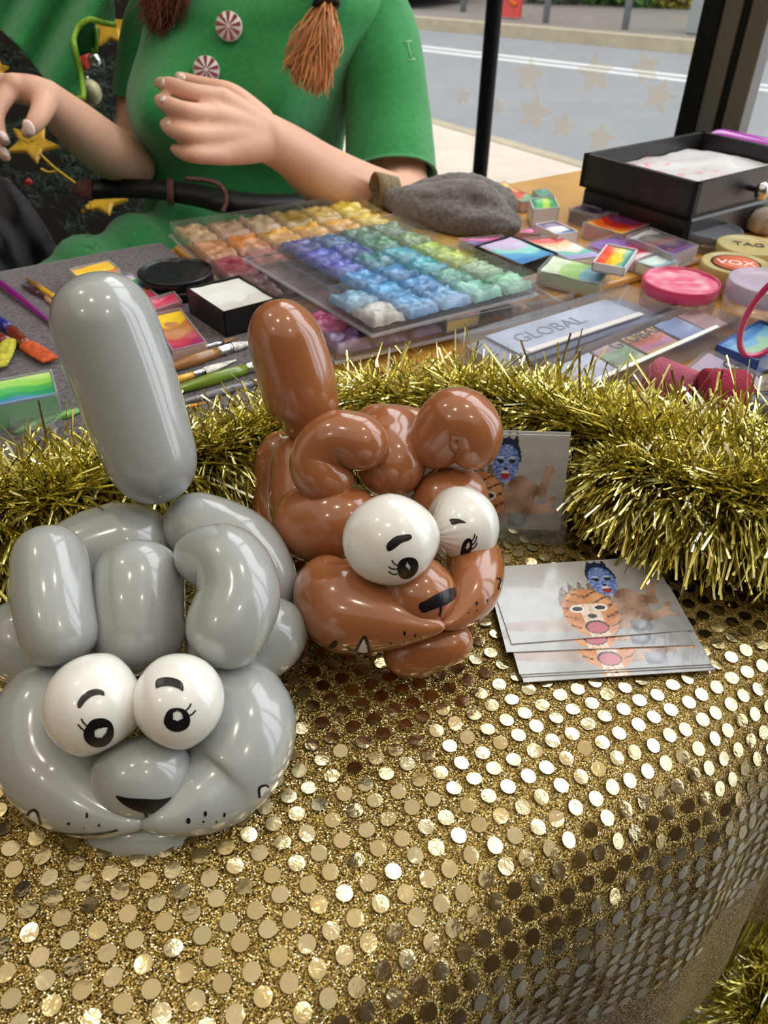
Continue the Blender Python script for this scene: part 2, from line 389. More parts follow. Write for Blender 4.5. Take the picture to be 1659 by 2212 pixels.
def decal(name, target, poly, m, step=2.0, lift=.00018, hole=None, smoothp=True):
    """ink drawn on the balloon's skin: outline given as seen in the photo, laid onto the rubber"""
    bv = BV[target.name]
    if smoothp:
        q = []
        c = list(poly); k = len(c)
        for i in range(k):
            a, b_, c_, d = c[i-1], c[i], c[(i+1) % k], c[(i+2) % k]
            for tt in (0, .25, .5, .75):
                q.append(tuple(.5*((2*b_[w])+(-a[w]+c_[w])*tt+(2*a[w]-5*b_[w]+4*c_[w]-d[w])*tt*tt+(-a[w]+3*b_[w]-3*c_[w]+d[w])*tt**3) for w in (0, 1)))
        poly = q
    bm = bmesh.new(); vv = [bm.verts.new((x, y, 0)) for x, y in poly]
    ed = [bm.edges.new((vv[i], vv[(i+1) % len(vv)])) for i in range(len(vv))]
    bmesh.ops.triangle_fill(bm, use_beauty=True, edges=ed)
    x0 = min(p[0] for p in poly); x1 = max(p[0] for p in poly); y0 = min(p[1] for p in poly); y1 = max(p[1] for p in poly)
    st = max(step, max(x1-x0, y1-y0)/40)
    for ax, a0, a1 in ((0, x0, x1), (1, y0, y1)):
        k = a0+st
        while k < a1:
            co = (k, 0, 0) if ax == 0 else (0, k, 0); no = (1, 0, 0) if ax == 0 else (0, 1, 0)
            bmesh.ops.bisect_plane(bm, geom=bm.verts[:]+bm.edges[:]+bm.faces[:], plane_co=co, plane_no=no); k += st
    if hole:
        kill = [f for f in bm.faces if inpoly(f.calc_center_median().x, f.calc_center_median().y, hole)]
        bmesh.ops.delete(bm, geom=kill, context='FACES')
    bm.verts.index_update(); ok = {}; vs = []
    for v in bm.verts:
        h = rayhit(bv, v.co.x, v.co.y)
        if h[0] is not None:
            nn_ = h[1]; 
            if nn_.dot(CP-h[0]) < 0: nn_ = -nn_
            ok[v.index] = len(vs); vs.append(h[0]+nn_*lift)
    fs = [tuple(ok[v.index] for v in f.verts) for f in bm.faces if all(v.index in ok for v in f.verts)]
    bm.free()
    if not fs: print('EMPTY DECAL', name); return None
    off = Vector(target.parent.location)
    me = bpy.data.meshes.new(name); me.from_pydata([tuple(v-off) for v in vs], [], fs); me.materials.append(m)
    me.polygons.foreach_set('use_smooth', [True]*len(fs)); o = bpy.data.objects.new(name, me); COL.objects.link(o); o.parent = target
    return o
def stroke(name, target, pts, w, m=None, **k):
    """tapered pen line"""
    pts = [(*p, w) if len(p) == 2 else p for p in pts]; sm = spline(pts, 16); L_ = []; R_ = []
    for i, (x, y, ww) in enumerate(sm):
        a = sm[max(0, i-1)]; c = sm[min(16, i+1)]; dx, dy = c[0]-a[0], c[1]-a[1]; h = math.hypot(dx, dy) or 1
        L_.append((x-dy/h*ww/2, y+dx/h*ww/2)); R_.append((x+dy/h*ww/2, y-dx/h*ww/2))
    return decal(name, target, L_+R_[::-1], m or m_ink, smoothp=False, step=4, **k)
def ell(cx, cy, rx, ry, a=0, n=14):
    ca, sa = math.cos(a), math.sin(a)
    return [(cx+rx*math.cos(2*math.pi*i/n)*ca-ry*math.sin(2*math.pi*i/n)*sa, cy+rx*math.cos(2*math.pi*i/n)*sa+ry*math.sin(2*math.pi*i/n)*ca) for i in range(n)]

# ---- grey dog
g = thing('balloon_dog', 'grey balloon dog head with white eyes, in front at the left of the gold cloth', 'balloon animal', T(300, 1650)); G = m_gb
bubble('tail_balloon', [(366, 1082, .372, 80), (322, 975, .366, 100), (262, 800, .355, 111), (222, 690, .348, 112), (186, 590, .342, 108)], G, g, p=2.2)
bubble('head_balloon', [(354, 1120, .385, 78), (290, 1165, .383, 92), (190, 1200, .378, 92), (110, 1262, .372, 85), (60, 1340, .37, 70)], G, g, folds=.02)
bubble('head_balloon', [(358, 1118, .385, 66), (430, 1140, .383, 78), (520, 1185, .38, 84), (566, 1260, .376, 78), (575, 1345, .37, 66)], G, g, folds=.02)
bubble('forehead_balloon', [(305, 1185, .345, 96), (300, 1290, .334, 97), (305, 1448, .332, 98)], G, g, p=2.4)
bubble('ear', [(102, 1156, .335, 72), (110, 1235, .325, 82), (122, 1335, .318, 85), (150, 1432, .316, 80)], G, g, p=2.5, capf=.9)
bubble('ear', [(400, 1222, .338, 52), (440, 1205, .332, 68), (492, 1216, .325, 82), (516, 1282, .32, 90), (492, 1355, .316, 92), (452, 1428, .316, 84)], G, g, p=2.4)
bubble('head_balloon', [(15, 1310, .350, 70), (50, 1370, .345, 98), (120, 1402, .342, 92), (235, 1400, .336, 80)], G, g)
bubble('head_balloon', [(600, 1290, .355, 76), (575, 1365, .35, 92), (500, 1405, .345, 88), (400, 1410, .338, 80)], G, g)
gm1 = bubble('muzzle_balloon', [(312, 1782, .290, 8), (265, 1768, .292, 38), (205, 1738, .299, 74), (148, 1692, .308, 98), (98, 1630, .314, 104), (100, 1540, .322, 104), (180, 1470, .332, 90)], G, g, folds=.05, pinch=(1, 0), capf=.8, p=1.7)
gm2 = bubble('muzzle_balloon', [(302, 1782, .290, 8), (352, 1768, .292, 38), (412, 1736, .299, 74), (474, 1688, .308, 98), (520, 1620, .314, 108), (525, 1540, .322, 106), (440, 1470, .332, 90)], G, g, folds=.05, pinch=(1, 0), capf=.8, p=1.7)
ch = bubble('chin_balloon', [(200, 1800, .309, 46), (255, 1806, .304, 54), (306, 1804, .302, 54), (360, 1806, .304, 54), (422, 1796, .309, 46)], G, g, folds=0, p=2.4)
gn = bubble('nose_balloon', [(308, 1590, .306, 98), (308, 1650, .302, 109), (306, 1776, .295, 96)], G, g, p=2.2, folds=0)
ge1 = bubble('eye_balloon', [(310, 1545, .300, 98), (218, 1524, .2935, 111), (131, 1510, .301, 98)], m_wb, g, folds=.07, p=(1.5, 2.1), capf=1.05, pinch=(1, 0), n=72, seg=90, label='white left eye balloon')
ge2 = bubble('eye_balloon', [(304, 1545, .300, 90), (388, 1514, .2945, 103), (470, 1500, .303, 92)], m_wb, g, folds=.07, p=(1.5, 2.1), capf=1.05, pinch=(1, 0), n=72, seg=90, label='white right eye balloon')
# pupils with a white window, lashes, brows
zx = lambda x, y: (x*.3978, 1370+y*.3978)      # readings taken on a close crop of the photo
def zz(l_): return [zx(*q) for q in l_]
decal('pupil', ge1, zz([(470, 500), (500, 465), (555, 455), (600, 475), (618, 520), (608, 570), (570, 606), (515, 612), (470, 585), (454, 540)]), m_ink, hole=zz([(512, 525), (530, 512), (585, 502), (578, 530), (555, 560), (528, 562), (512, 550)]))
stroke('eyelash', ge1, zz([(480, 505), (455, 480), (441, 458)]), 3.6); stroke('eyelash', ge1, zz([(462, 525), (440, 508), (424, 488)]), 3.6)
decal('eyebrow', ge1, zz([(421, 375), (440, 340), (480, 308), (530, 297), (562, 310), (566, 335), (540, 328), (500, 338), (465, 365), (440, 398), (425, 400)]), m_ink)
decal('pupil', ge2, zz([(905, 425), (935, 402), (985, 402), (1020, 425), (1033, 470), (1015, 510), (965, 530), (915, 515), (890, 475)]), m_ink, hole=zz([(940, 425), (965, 415), (988, 430), (994, 455), (970, 468), (942, 466)]))
stroke('eyelash', ge2, zz([(1003, 418), (1024, 400), (1038, 376)]), 3.6); stroke('eyelash', ge2, zz([(1026, 442), (1045, 432), (1062, 412)]), 3.6)
decal('eyebrow', ge2, zz([(845, 265), (860, 242), (915, 234), (970, 248), (995, 275), (993, 310), (968, 295), (920, 282), (875, 285), (850, 294)]), m_ink)
decal('nose_patch', gn, zz([(631, 876), (700, 888), (790, 893), (870, 895), (930, 885), (940, 915), (925, 945), (880, 968), (800, 972), (720, 950), (660, 915)]), m_ink)
stroke('nose_line', gn, zz([(785, 965), (795, 985), (795, 998)]), 7)
for t_, x, y, rx, ry in ((gm1, 473, 983, 7, 16), (gm1, 373, 1028, 9, 8), (gm1, 538, 1037, 6, 9), (gm1, 455, 1053, 4, 4), (gm2, 1023, 1012, 12, 17), (gm2, 1115, 974, 9, 15), (gm2, 1105, 1017, 6, 6), (gm2, 1175, 1018, 6, 6), (gm2, 1218, 980, 7, 13)):
    decal('whisker_dot', t_, ell(x*.3978, 1370+y*.3978, rx*.3978, ry*.3978), m_ink)
decal('tooth', gm1, zz([(160, 985), (190, 968), (212, 1030), (190, 1020)]), m_tooth, lift=.0001)
stroke('tooth_outline', gm1, zz([(146, 985), (165, 960), (195, 955), (210, 990), (222, 1040)]), 5)
decal('tooth', gm2, zz([(1412, 880), (1418, 835), (1452, 828), (1430, 868)]), m_tooth, lift=.0001)
stroke('tooth_outline', gm2, zz([(1410, 888), (1408, 835), (1440, 820), (1462, 832)]), 5)
stroke('mouth_line', gm1, zz([(235, 1060), (330, 1082), (450, 1087), (560, 1080), (640, 1062)]), 4.5)

# ---- brown dog
d = thing('balloon_dog', 'brown balloon dog head with white eyes, behind and right of the grey one', 'balloon animal', T(860, 1300)); B_ = m_bb
def br(c, s=1.0): return c
bubble('tail_balloon', [(630, 943, .425, 62), (654, 895, .42, 76), (640, 815, .412, 84), (612, 715, .402, 80), (604, 646, .396, 72)], B_, d, p=2.15, capf=1.1)
bubble('head_balloon', [(640, 945, .445, 50), (600, 1000, .448, 52), (592, 1090, .445, 48), (620, 1180, .43, 48)], B_, d)
bubble('head_balloon', [(650, 950, .435, 60), (650, 1020, .425, 66), (650, 1100, .418, 66), (690, 1150, .41, 60)], B_, d)
bubble('head_balloon', [(770, 935, .43, 50), (820, 922, .43, 50), (905, 935, .43, 50), (960, 985, .425, 55)], B_, d)
bubble('forehead_balloon', [(838, 888, .41, 62), (846, 960, .4, 76), (850, 1010, .392, 80), (872, 1068, .388, 62)], B_, d, p=2.3)
bubble('ear', [(834, 962, .378, 52), (790, 958, .375, 62), (730, 946, .375, 60), (688, 980, .378, 58), (694, 1026, .38, 60), (762, 1052, .384, 50)], B_, d, p=2.2, n=70, folds=.0)
bubble('ear', [(925, 1007, .392, 56), (946, 950, .386, 64), (984, 912, .382, 77), (1020, 940, .381, 68), (1012, 1013, .384, 48)], B_, d, p=2.2, n=70)
bubble('head_balloon', [(1020, 1045, .41, 55), (985, 1075, .40, 76), (900, 1115, .39, 70)], B_, d)
bubble('head_balloon', [(806, 1075, .385, 50), (760, 1110, .385, 80), (690, 1130, .392, 88), (612, 1105, .405, 74)], B_, d)
bm1 = bubble('muzzle_balloon', [(962, 1352, .336, 9), (915, 1352, .338, 32), (845, 1338, .344, 68), (752, 1314, .355, 99), (712, 1275, .366, 78), (760, 1235, .376, 60)], B_, d, folds=.05, pinch=(1, 0), capf=.8, p=1.8)
bm2 = bubble('muzzle_balloon', [(954, 1354, .338, 8), (988, 1330, .345, 32), (1020, 1280, .356, 57), (1028, 1215, .37, 60), (985, 1165, .38, 60)], B_, d, folds=.05, pinch=(1, 0), capf=.8, p=1.8)
bc = bubble('chin_balloon', [(832, 1400, .362, 46), (885, 1408, .358, 56), (935, 1396, .353, 54), (975, 1388, .351, 46), (1013, 1362, .352, 32)], B_, d, p=2.3)
bn = bubble('nose_balloon', [(850, 1222, .364, 62), (880, 1262, .354, 77), (914, 1294, .3455, 80), (950, 1342, .338, 62)], B_, d, p=2.3)
be2 = bubble('eye_balloon', [(936, 1156, .362, 84), (975, 1143, .366, 90), (1040, 1124, .382, 80)], m_wb, d, folds=.07, p=(1.5, 2.1), capf=1.05, pinch=(1, 0), n=72, seg=90, label='white right eye balloon')
be1 = bubble('eye_balloon', [(940, 1150, .348, 88), (850, 1165, .338, 100), (758, 1180, .347, 88)], m_wb, d, folds=.07, p=(1.5, 2.1), capf=1.05, pinch=(1, 0), n=72, seg=90, label='white left eye balloon')
zy = lambda x, y: (620+x*.2954, 1030+y*.2954)
def yy(l_): return [zy(*q) for q in l_]
decal('pupil', be1, yy([(808, 650), (835, 605), (890, 587), (940, 600), (960, 645), (945, 700), (900, 738), (850, 745), (815, 715)]), m_ink, hole=yy([(868, 655), (878, 622), (903, 655), (897, 680), (885, 670)]))
for q in ([(815, 650), (785, 635), (766, 607)], [(808, 672), (770, 672), (742, 656)], [(808, 708), (775, 712), (742, 690)]): stroke('eyelash', be1, yy(q), 2.8)
decal('eyebrow', be1, yy([(726, 510), (740, 480), (790, 438), (850, 424), (900, 422), (912, 445), (890, 465), (840, 482), (790, 520), (750, 543), (733, 535)]), m_ink)
decal('pupil', be2, yy([(1270, 545), (1285, 485), (1315, 452), (1345, 455), (1355, 500), (1335, 560), (1295, 605), (1268, 605)]), m_ink, hole=yy([(1308, 520), (1315, 490), (1330, 475), (1338, 495), (1328, 525), (1313, 532)]))
for q in ([(1345, 475), (1365, 450), (1374, 415)], [(1350, 500), (1378, 470), (1388, 432)], [(1345, 530), (1375, 510), (1390, 480)]): stroke('eyelash', be2, yy(q), 2.6)
decal('eyebrow', be2, yy([(1188, 315), (1210, 306), (1260, 310), (1300, 328), (1307, 338), (1260, 340), (1208, 350), (1198, 335)]), m_ink)
decal('nose_patch', bn, yy([(965, 930), (1010, 905), (1080, 865), (1150, 830), (1215, 810), (1245, 815), (1248, 850), (1215, 900), (1150, 940), (1080, 965), (1000, 992), (972, 975)]), m_ink)
stroke('nose_line', bn, yy([(1125, 950), (1122, 985), (1115, 1020)]), 5)
for t_, x, y, rx, ry in ((bm1, 859, 1143, 9, 17), (bm1, 936, 1160, 7, 13), (bm1, 757, 1217, 8, 8), (bm1, 855, 1208, 6, 6), (bm1, 978, 1172, 6, 9), (bm2, 1386, 925, 8, 17), (bm2, 1464, 904, 6, 12), (bm2, 1390, 977, 6, 6), (bm2, 1326, 994, 6, 5)):
    decal('whisker_dot', t_, ell(620+x*.2954, 1030+y*.2954, rx*.2954, ry*.2954), m_ink)
decal('tooth', bm1, yy([(525, 1278), (540, 1225), (562, 1190), (575, 1230), (590, 1280)]), m_tooth, lift=.0001)
stroke('tooth_outline', bm1, yy([(500, 1270), (535, 1215), (562, 1168), (585, 1200), (600, 1278)]), 5)
stroke('mouth_line', bm1, yy([(436, 1240), (480, 1278), (560, 1295), (700, 1288), (830, 1262), (930, 1230), (1020, 1190)]), 5)
decal('mouth_mark', bm1, yy([(305, 1235), (345, 1198), (372, 1205), (355, 1245), (315, 1255)]), m_ink)
decal('tooth', bm2, yy([(1548, 800), (1552, 765), (1568, 765), (1560, 810)]), m_tooth, lift=.0001)
stroke('tooth_outline', bm2, yy([(1532, 742), (1560, 750), (1552, 790), (1545, 822)]), 4)

# ================================================================== CARDS
def lerp3(a, b, t_): return tuple(a[i]*(1-t_)+b[i]*t_ for i in range(3))
def seg(px, py, ax, ay, bx, by):
    dx, dy = bx-ax, by-ay; t_ = max(0, min(1, ((px-ax)*dx+(py-ay)*dy)/(dx*dx+dy*dy))); return math.hypot(px-ax-dx*t_, py-ay-dy*t_), t_
def art(u, v):
    """two boys with painted faces, blue and tiger, on a pale backdrop; v runs down"""
    U = u*1.6; nz = noise.noise(Vector((U*9, v*9, 0))); n2 = noise.noise(Vector((U*40, v*40, 5)))
    c = lerp3((.58, .57, .56), (.20, .20, .21), max(0, min(1, .15+v*.45+(u-.5)*.55+.12*nz)))
    lit = max(0, min(1, .45+.9*noise.noise(Vector((U*6, v*6, 4)))+.25*n2))
    skin = lerp3((.20, .11, .075), (.52, .36, .27), lit); dark = (.03, .025, .03)
    # blue boy: torso, arm, fist
    if ((U-1.17)/.15)**2+((v-.66)/.24)**2 < 1: c = skin
    d_, _ = seg(U, v, 1.22, .52, 1.38, .60); e_, _ = seg(U, v, 1.38, .60, 1.43, .40)
    if d_ < .055 or e_ < .042: c = skin
    if math.hypot(U-1.44, v-.36) < .05+.012*math.sin(math.atan2(v-.36, U-1.44)*5): c = skin
    hx, hy = (U-1.02)/.128, (v-.30)/.205; blue = hx*hx+hy*hy < .95
    if hx*hx+((v-.25)/.20)**2 < 1.15 and v < .28: c = (.02, .03, .07)
    if v < .12 and abs(U-1.02) < .10 and v > .045+.03*math.sin(U*90): c = (.02, .03, .07)
    if hx*hx+hy*hy < .92:
        c = lerp3((.08, .14, .50), (.35, .48, .80), max(0, min(1, .5+n2*1.1-abs(hx)*.3)))
        for ex in (-.42, .42):
            if ((hx-ex)/.25)**2+((hy+.12)/.12)**2 < 1: c = dark
            if ((hx-ex)/.25)**2+((hy+.30)/.07)**2 < 1: c = (.5, .6, .85)
        if abs(hx) < .14 and .18 < hy < .32: c = dark
        if (hx/.36)**2+((hy-.58)/.22)**2 < 1: c = (.35, .04, .05) if hy > .5 else (.8, .75, .75)
    # stretched legs / arm to the right, shorts
    d_, t_ = seg(U, v, 1.0, .86, 1.44, .76)
    if d_ < .075-.03*t_: c = skin
    d_, t_ = seg(U, v, 1.40, .76, 1.53, .80)
    if d_ < .022: c = skin
    d_, t_ = seg(U, v, 1.42, .75, 1.50, .66)
    if d_ < .03: c = skin
    if 1.08 < U < 1.26 and v > .84+.1*nz and v < .97: c = lerp3((.30, .31, .35), (.12, .13, .16), max(0, min(1, .5+nz*1.5)))
    d_, t_ = seg(U, v, .04, .80, .62, .84)
    if not blue and d_ < .055+.03*t_: c = lerp3((.48, .40, .38), (.40, .30, .27), .5+nz)
    # tiger boy, leaning forwards
    hx, hy = (U-.78)/.245, (v-.70)/.31
    if not blue and (hx*1.02)**2+((v-.60)/.33)**2 < 1.05 and v < .6 and v > .35+.05*math.sin(U*70)+.05*n2: c = lerp3((.10, .07, .05), (.34, .26, .20), max(0, min(1, .5+n2)))
    if not blue and hx*hx+hy*hy < 1:
        st = math.sin(hy*17+abs(hx)*7+n2*1.5)
        c = lerp3((.50, .17, .05), (.74, .38, .18), lit) if abs(hx) > .36 or hy < -.35 else lerp3((.72, .66, .60), (.66, .34, .16), max(0, min(1, .35+n2)))
        if st > .80 and (abs(hx) > .5 or hy < -.4) and n2 > -.3: c = (.12, .05, .03)
        for ex in (-.42, .42):
            if ((hx-ex)/.2)**2+((hy+.18)/.09)**2 < 1: c = dark
            elif ((hx-ex)/.27)**2+((hy+.18)/.16)**2 < 1: c = (.85, .8, .75)
        if (hx/.17)**2+((hy-.14)/.09)**2 < 1: c = dark
        if (hx/.42)**2+((hy-.58)/.27)**2 < 1: c = (.04, .02, .03) if ((hx/.36)**2+((hy-.60)/.22)**2 > 1) else (.50, .14, .18)
    return c
m_card = mat('glossy_card_print', (.5, .5, .5), .22, coat=.6, attr='Col', bump=.06, bump_s=260)
m_edge = mat('card_edge', srgb(214, 212, 210), .6)
CW, CHh = .0915, .0550
def card_mesh():
    nx, ny = 176, 108; vs = []; cs = []; fs = []
    for j in range(ny+1):
        for i in range(nx+1):
            u, v = i/nx, 1-j/ny; vs.append((u*CW, j/ny*CHh, .0005)); cs.append(art(u, v))
    for j in range(ny):
        for i in range(nx): a = j*(nx+1)+i; fs.append((a, a+1, a+nx+2, a+nx+1))
    k = len(vs); q = [(0, 0), (CW, 0), (CW, CHh), (0, CHh)]
    vs += [(*p, 0) for p in q]+[(*p, .00049) for p in q]; cs += [(.7, .7, .7)]*8
    fm = [0]*len(fs)
    ex = [(k+3, k+2, k+1, k)]+[(k+i, k+(i+1) % 4, k+4+(i+1) % 4, k+4+i) for i in range(4)]
    fs += ex; fm += [1]*5
    o = mo('flyer_card', vs, fs, [m_card, m_edge], None, False, cs, fm=fm); return o
card0 = card_mesh()
def place_card(o, BL, BR, z, label, group='picture cards of two face-painted boys'):
    a, c = T(*BL, z), T(*BR, z); dd = c-a
    o.location = a; o.rotation_euler = (0, 0, math.atan2(dd.y, dd.x)); tag(o, label, 'card', group); return o
zt = TZ+.0046
place_card(card0, (1105, 1392), (1492, 1362), zt+.0026, 'glossy picture card of face-painted boys, topmost of the flat pile')
spec = [((1094, 1410), (1499, 1394), .0019, 'glossy picture card just under the topmost one of the flat pile'),
        ((1122, 1458), (1531, 1436), .0012, 'glossy picture card in the middle of the flat pile, third from the top'),
        ((1126, 1463), (1536, 1441), .0006, 'glossy picture card second from the bottom of the flat pile'),
        ((1131, 1475), (1546, 1448), 0, 'glossy picture card at the very bottom of the flat pile')]
for BL, BR, dz, lb in spec:
    o = card0.copy(); COL.objects.link(o); place_card(o, BL, BR, zt+dz, lb)
# acrylic stand with upright cards
BRp = T(1207, 1158, TZ+.006); BLp = T(1000, 1152, TZ+.006); dirc = (BRp-BLp).normalized(); up_ = (Vector((0, 0, 1))+Vector((-dirc.y, dirc.x, 0))*.28).normalized()
nrm = dirc.cross(up_)
for i, lb in enumerate(['upright picture card of face-painted boys in front in the clear stand', 'upright picture card standing behind another in the clear stand']):
    o = card0.copy(); COL.objects.link(o)
    org = BRp-dirc*CW+up_*(.002+.0012*i)-nrm*(.0022*i)-dirc*(-.0005*i)+Vector((0, 0, .002))
    mt = Matrix((dirc, up_, nrm)).transposed().to_4x4(); mt.translation = org; o.matrix_world = mt; tag(o, lb, 'card', 'picture cards of two face-painted boys')
m_acr = clear('clear_acrylic', (.96, .97, .96), .03, .03, .03)
t = thing('card_stand', 'clear acrylic card stand holding upright picture cards beside the brown balloon dog', 'stand', BLp)
mt = Matrix((dirc, up_, nrm)).transposed().to_4x4(); mt.translation = BRp-dirc*CW-Vector((0, 0, .0015))
b = MB(); b.box((-.003, -.001, .0030), (CW+.003, .016, .0045), mt=mt); b.obj('front_lip', m_acr, t, smooth=False)
b = MB(); b.box((-.003, 0, -.0052), (CW+.003, .048, -.0037), mt=mt); b.obj('back_plate', m_acr, t, smooth=False)
b = MB(); b.box((-.003, -.002, -.0052), (CW+.003, 0, .0045), mt=mt); b.obj('base', m_acr, t, smooth=False)

# ================================================================== TINSEL
m_tin = mat('gold_tinsel', srgb(214, 190, 84), .17, 1)
nn = m_tin.node_tree; at = nn.nodes.new('ShaderNodeAttribute'); at.attribute_name = 'Col'; nn.links.new(at.outputs['Color'], nn.nodes['Principled BSDF'].inputs['Base Color'])
def tinsel(name, label, cat, core, count, rad, seed, droop=.012, parent_loc=None):
    rg = random.Random(seed); sm = spline(core, 200); pts = [Vector(q[:3]) for q in sm]; b = MB()
    for k in range(count):
        f = rg.random()*199.99; i = int(f); c = pts[i].lerp(pts[i+1], f-i); tn = (pts[i+1]-pts[i]).normalized()
        a1 = tn.orthogonal().normalized(); a2 = tn.cross(a1); an = rg.uniform(0, 2*math.pi)
        ln = sm[i][3]*rg.uniform(.72, 1.18) if len(sm[i]) > 3 else rad*rg.uniform(.7, 1.2)
        dr = (a1*math.cos(an)+a2*math.sin(an)+tn*rg.gauss(0, .45)).normalized()
        sd_ = dr.cross(Vector((rg.gauss(0, 1), rg.gauss(0, 1), rg.gauss(0, 1)))).normalized(); w = rg.uniform(.00045, .00075)
        bend = Vector((rg.gauss(0, 1), rg.gauss(0, 1), rg.gauss(0, 1)-.5))*.12
        n_ = 4; vs = []
        for q in range(n_):
            s_ = q/(n_-1); p_ = c+dr*ln*s_+bend*ln*s_*s_-Vector((0, 0, droop*s_*s_))
            if p_.z < FLOORZ(p_): p_.z = FLOORZ(p_)+.0004+rg.random()*.004
            tw_ = sd_ if q % 2 == 0 else (sd_+dr.cross(sd_)*rg.uniform(-.8, .8)).normalized()
            vs += [p_-tw_*w, p_+tw_*w]
        x = rg.random(); cc = lerp3((.68, .60, .15), (.82, .76, .34), x)
        if x > .95: cc = (.9, .87, .7)
        b.add(vs, [(2*q, 2*q+1, 2*q+3, 2*q+2) for q in range(n_-1)], cc)
    cb = MB(); cb.tube(pts[::4], .0022, 6)
    root = thing(name, label, cat, tuple(pts[100]))
    b.obj('strands', m_tin, root, smooth=False); cb.obj('core_wire', m_tin, root)
    return root
def FLOORZ(p):
    e_, n_ = en(p)
    if n_ < NE-.01: return TZ+.005
    return -1
core = []
for x, y, z, r in [(-420, 1130, .785, .05), (-150, 1120, .785, .05), (120, 1085, .785, .048), (330, 1020, .783, .044), (500, 975, .782, .042), (680, 895, .782, .040), (900, 868, .782, .042), (1080, 880, .784, .045), (1230, 930, .786, .048), (1380, 985, .786, .052), (1560, 1010, .786, .055), (1800, 1030, .79, .055), (2050, 1040, .79, .055)]:
    p = T(x, y, z); core.append((*p, r))
tinsel('tinsel_garland', 'bushy gold tinsel garland lying across the table behind the balloon dogs', 'garland', core, 15000, .045, 11)
core = []
for x, y, z, r in [(1300, 1020, .787, .026), (1400, 1040, .79, .036), (1540, 1075, .79, .042), (1700, 1090, .79, .045), (1950, 1110, .79, .045)]:
    p = T(x, y, z); core.append((*p, r))
tinsel('tinsel_garland', 'shorter gold tinsel length overhanging the top right corner of the flat card pile', 'garland', core, 5200, .045, 12)
core = [(*P(1950, 1830, .66), .05), (*P(1800, 1960, .63), .055), (*P(1690, 2080, .60), .055), (*P(1630, 2200, .58), .055), (*P(1590, 2360, .57), .05)]
tinsel('tinsel_garland', 'gold tinsel garland hanging beside the hem of the gold tablecloth, bottom right', 'garland', core, 3600, .05, 13)

# ================================================================== FACE PAINTS
m_clear = clear('clear_plastic', (.97, .97, .98), .03, .08, .04, (.95, .93, .96))
m_haze = clear('frosted_plastic', (.97, .97, .99), .04, .15, .16, (.92, .9, .95))
m_pt = mat('cream_paint', (.5, .5, .5), .32, coat=.2, attr='Col', bump=.25, bump_s=160)
m_blk = mat('black_plastic', srgb(18, 18, 20), .3)
m_wht = mat('white_plastic', srgb(220, 216, 222), .35)
def S(*c): return [srgb(*k) for k in c]
def frame(A, B, D):
    u = B-A; v = D-A; return u, v
def quadbox(b, A, u, v, u0, u1, v0, v1, z0, z1, col=None):
    q = [A+u*a+v*c for a, c in ((u0, v0), (u1, v0), (u1, v1), (u0, v1))]
    if u.cross(v).z < 0: q.reverse()
    b.prism([(p.x, p.y) for p in q], z0, z1, col)
def grid_paint(A, u, v, z, stripes, axis=1, n=26, wob=.05, seed=0, conc=.0015, inset=.04, parent=None, name='paint', lumpy=.0006):
    vs = []; cs = []; fs = []
    for j in range(n+1):
        for i in range(n+1):
            a = inset+(1-2*inset)*i/n; c = inset+(1-2*inset)*j/n
            p = A+u*a+v*c; nz = noise.noise(Vector((p.x*60+seed, p.y*60, seed*3.1)))
            t_ = (c if axis else a)+wob*math.sin((a if axis else c)*5+seed)+wob*.8*nz
            k = max(0, min(.9999, t_))*len(stripes); q = int(k); f = k-q; w = max(0, (f-.75)/.25)
            c1 = stripes[q]; c2 = stripes[min(q+1, len(stripes)-1)]; col = lerp3(c1, c2, w)
            cs.append(lerp3(col, (.9, .9, .9), max(0, nz)*.18))
            dz = -conc*(1-(2*a-1)**2)*(1-(2*c-1)**2)*1.5+lumpy*nz*2
            vs.append(Vector((p.x, p.y, z+dz)))
    for j in range(n):
        for i in range(n):
            q = j*(n+1)+i; f = (q, q+1, q+n+2, q+n+1); fs.append(f if u.cross(v).z > 0 else f[::-1])
    return mo(name, vs, fs, m_pt, parent, True, cs)
def cake(A, B, D, stripes, label, zt=.772, h=.012, axis=1, case=None, wob=.05, group='rainbow split cakes of face paint', name='paint_cake', conc=.0015):
    A, B, D = T(*A, zt), T(*B, zt), T(*D, zt); u, v = B-A, D-A
    c = A+(u+v)/2; t = thing(name, label, 'face paint', (c.x, c.y, zt-h), 0, group)
    b = MB(); w = .0012/u.length; w2 = .0012/v.length
    quadbox(b, A, u, v, 0, 1, 0, 1, zt-h, zt-h+.0015)
    for q in ((0, w, 0, 1), (1-w, 1, 0, 1), (0, 1, 0, w2), (0, 1, 1-w2, 1)): quadbox(b, A, u, v, *q, zt-h, zt)
    b.obj('case', case or m_haze, t, smooth=False)
    b = MB(); quadbox(b, A, u, v, .03, .97, .03, .97, zt-h+.0016, zt-.0035, stripes[len(stripes)//2]); b.obj('paint_block', m_pt, t, smooth=False)
    grid_paint(A, u, v, zt-.0012, stripes, axis, seed=len(label)+A.x*9, wob=wob, parent=t, conc=conc)
    return t
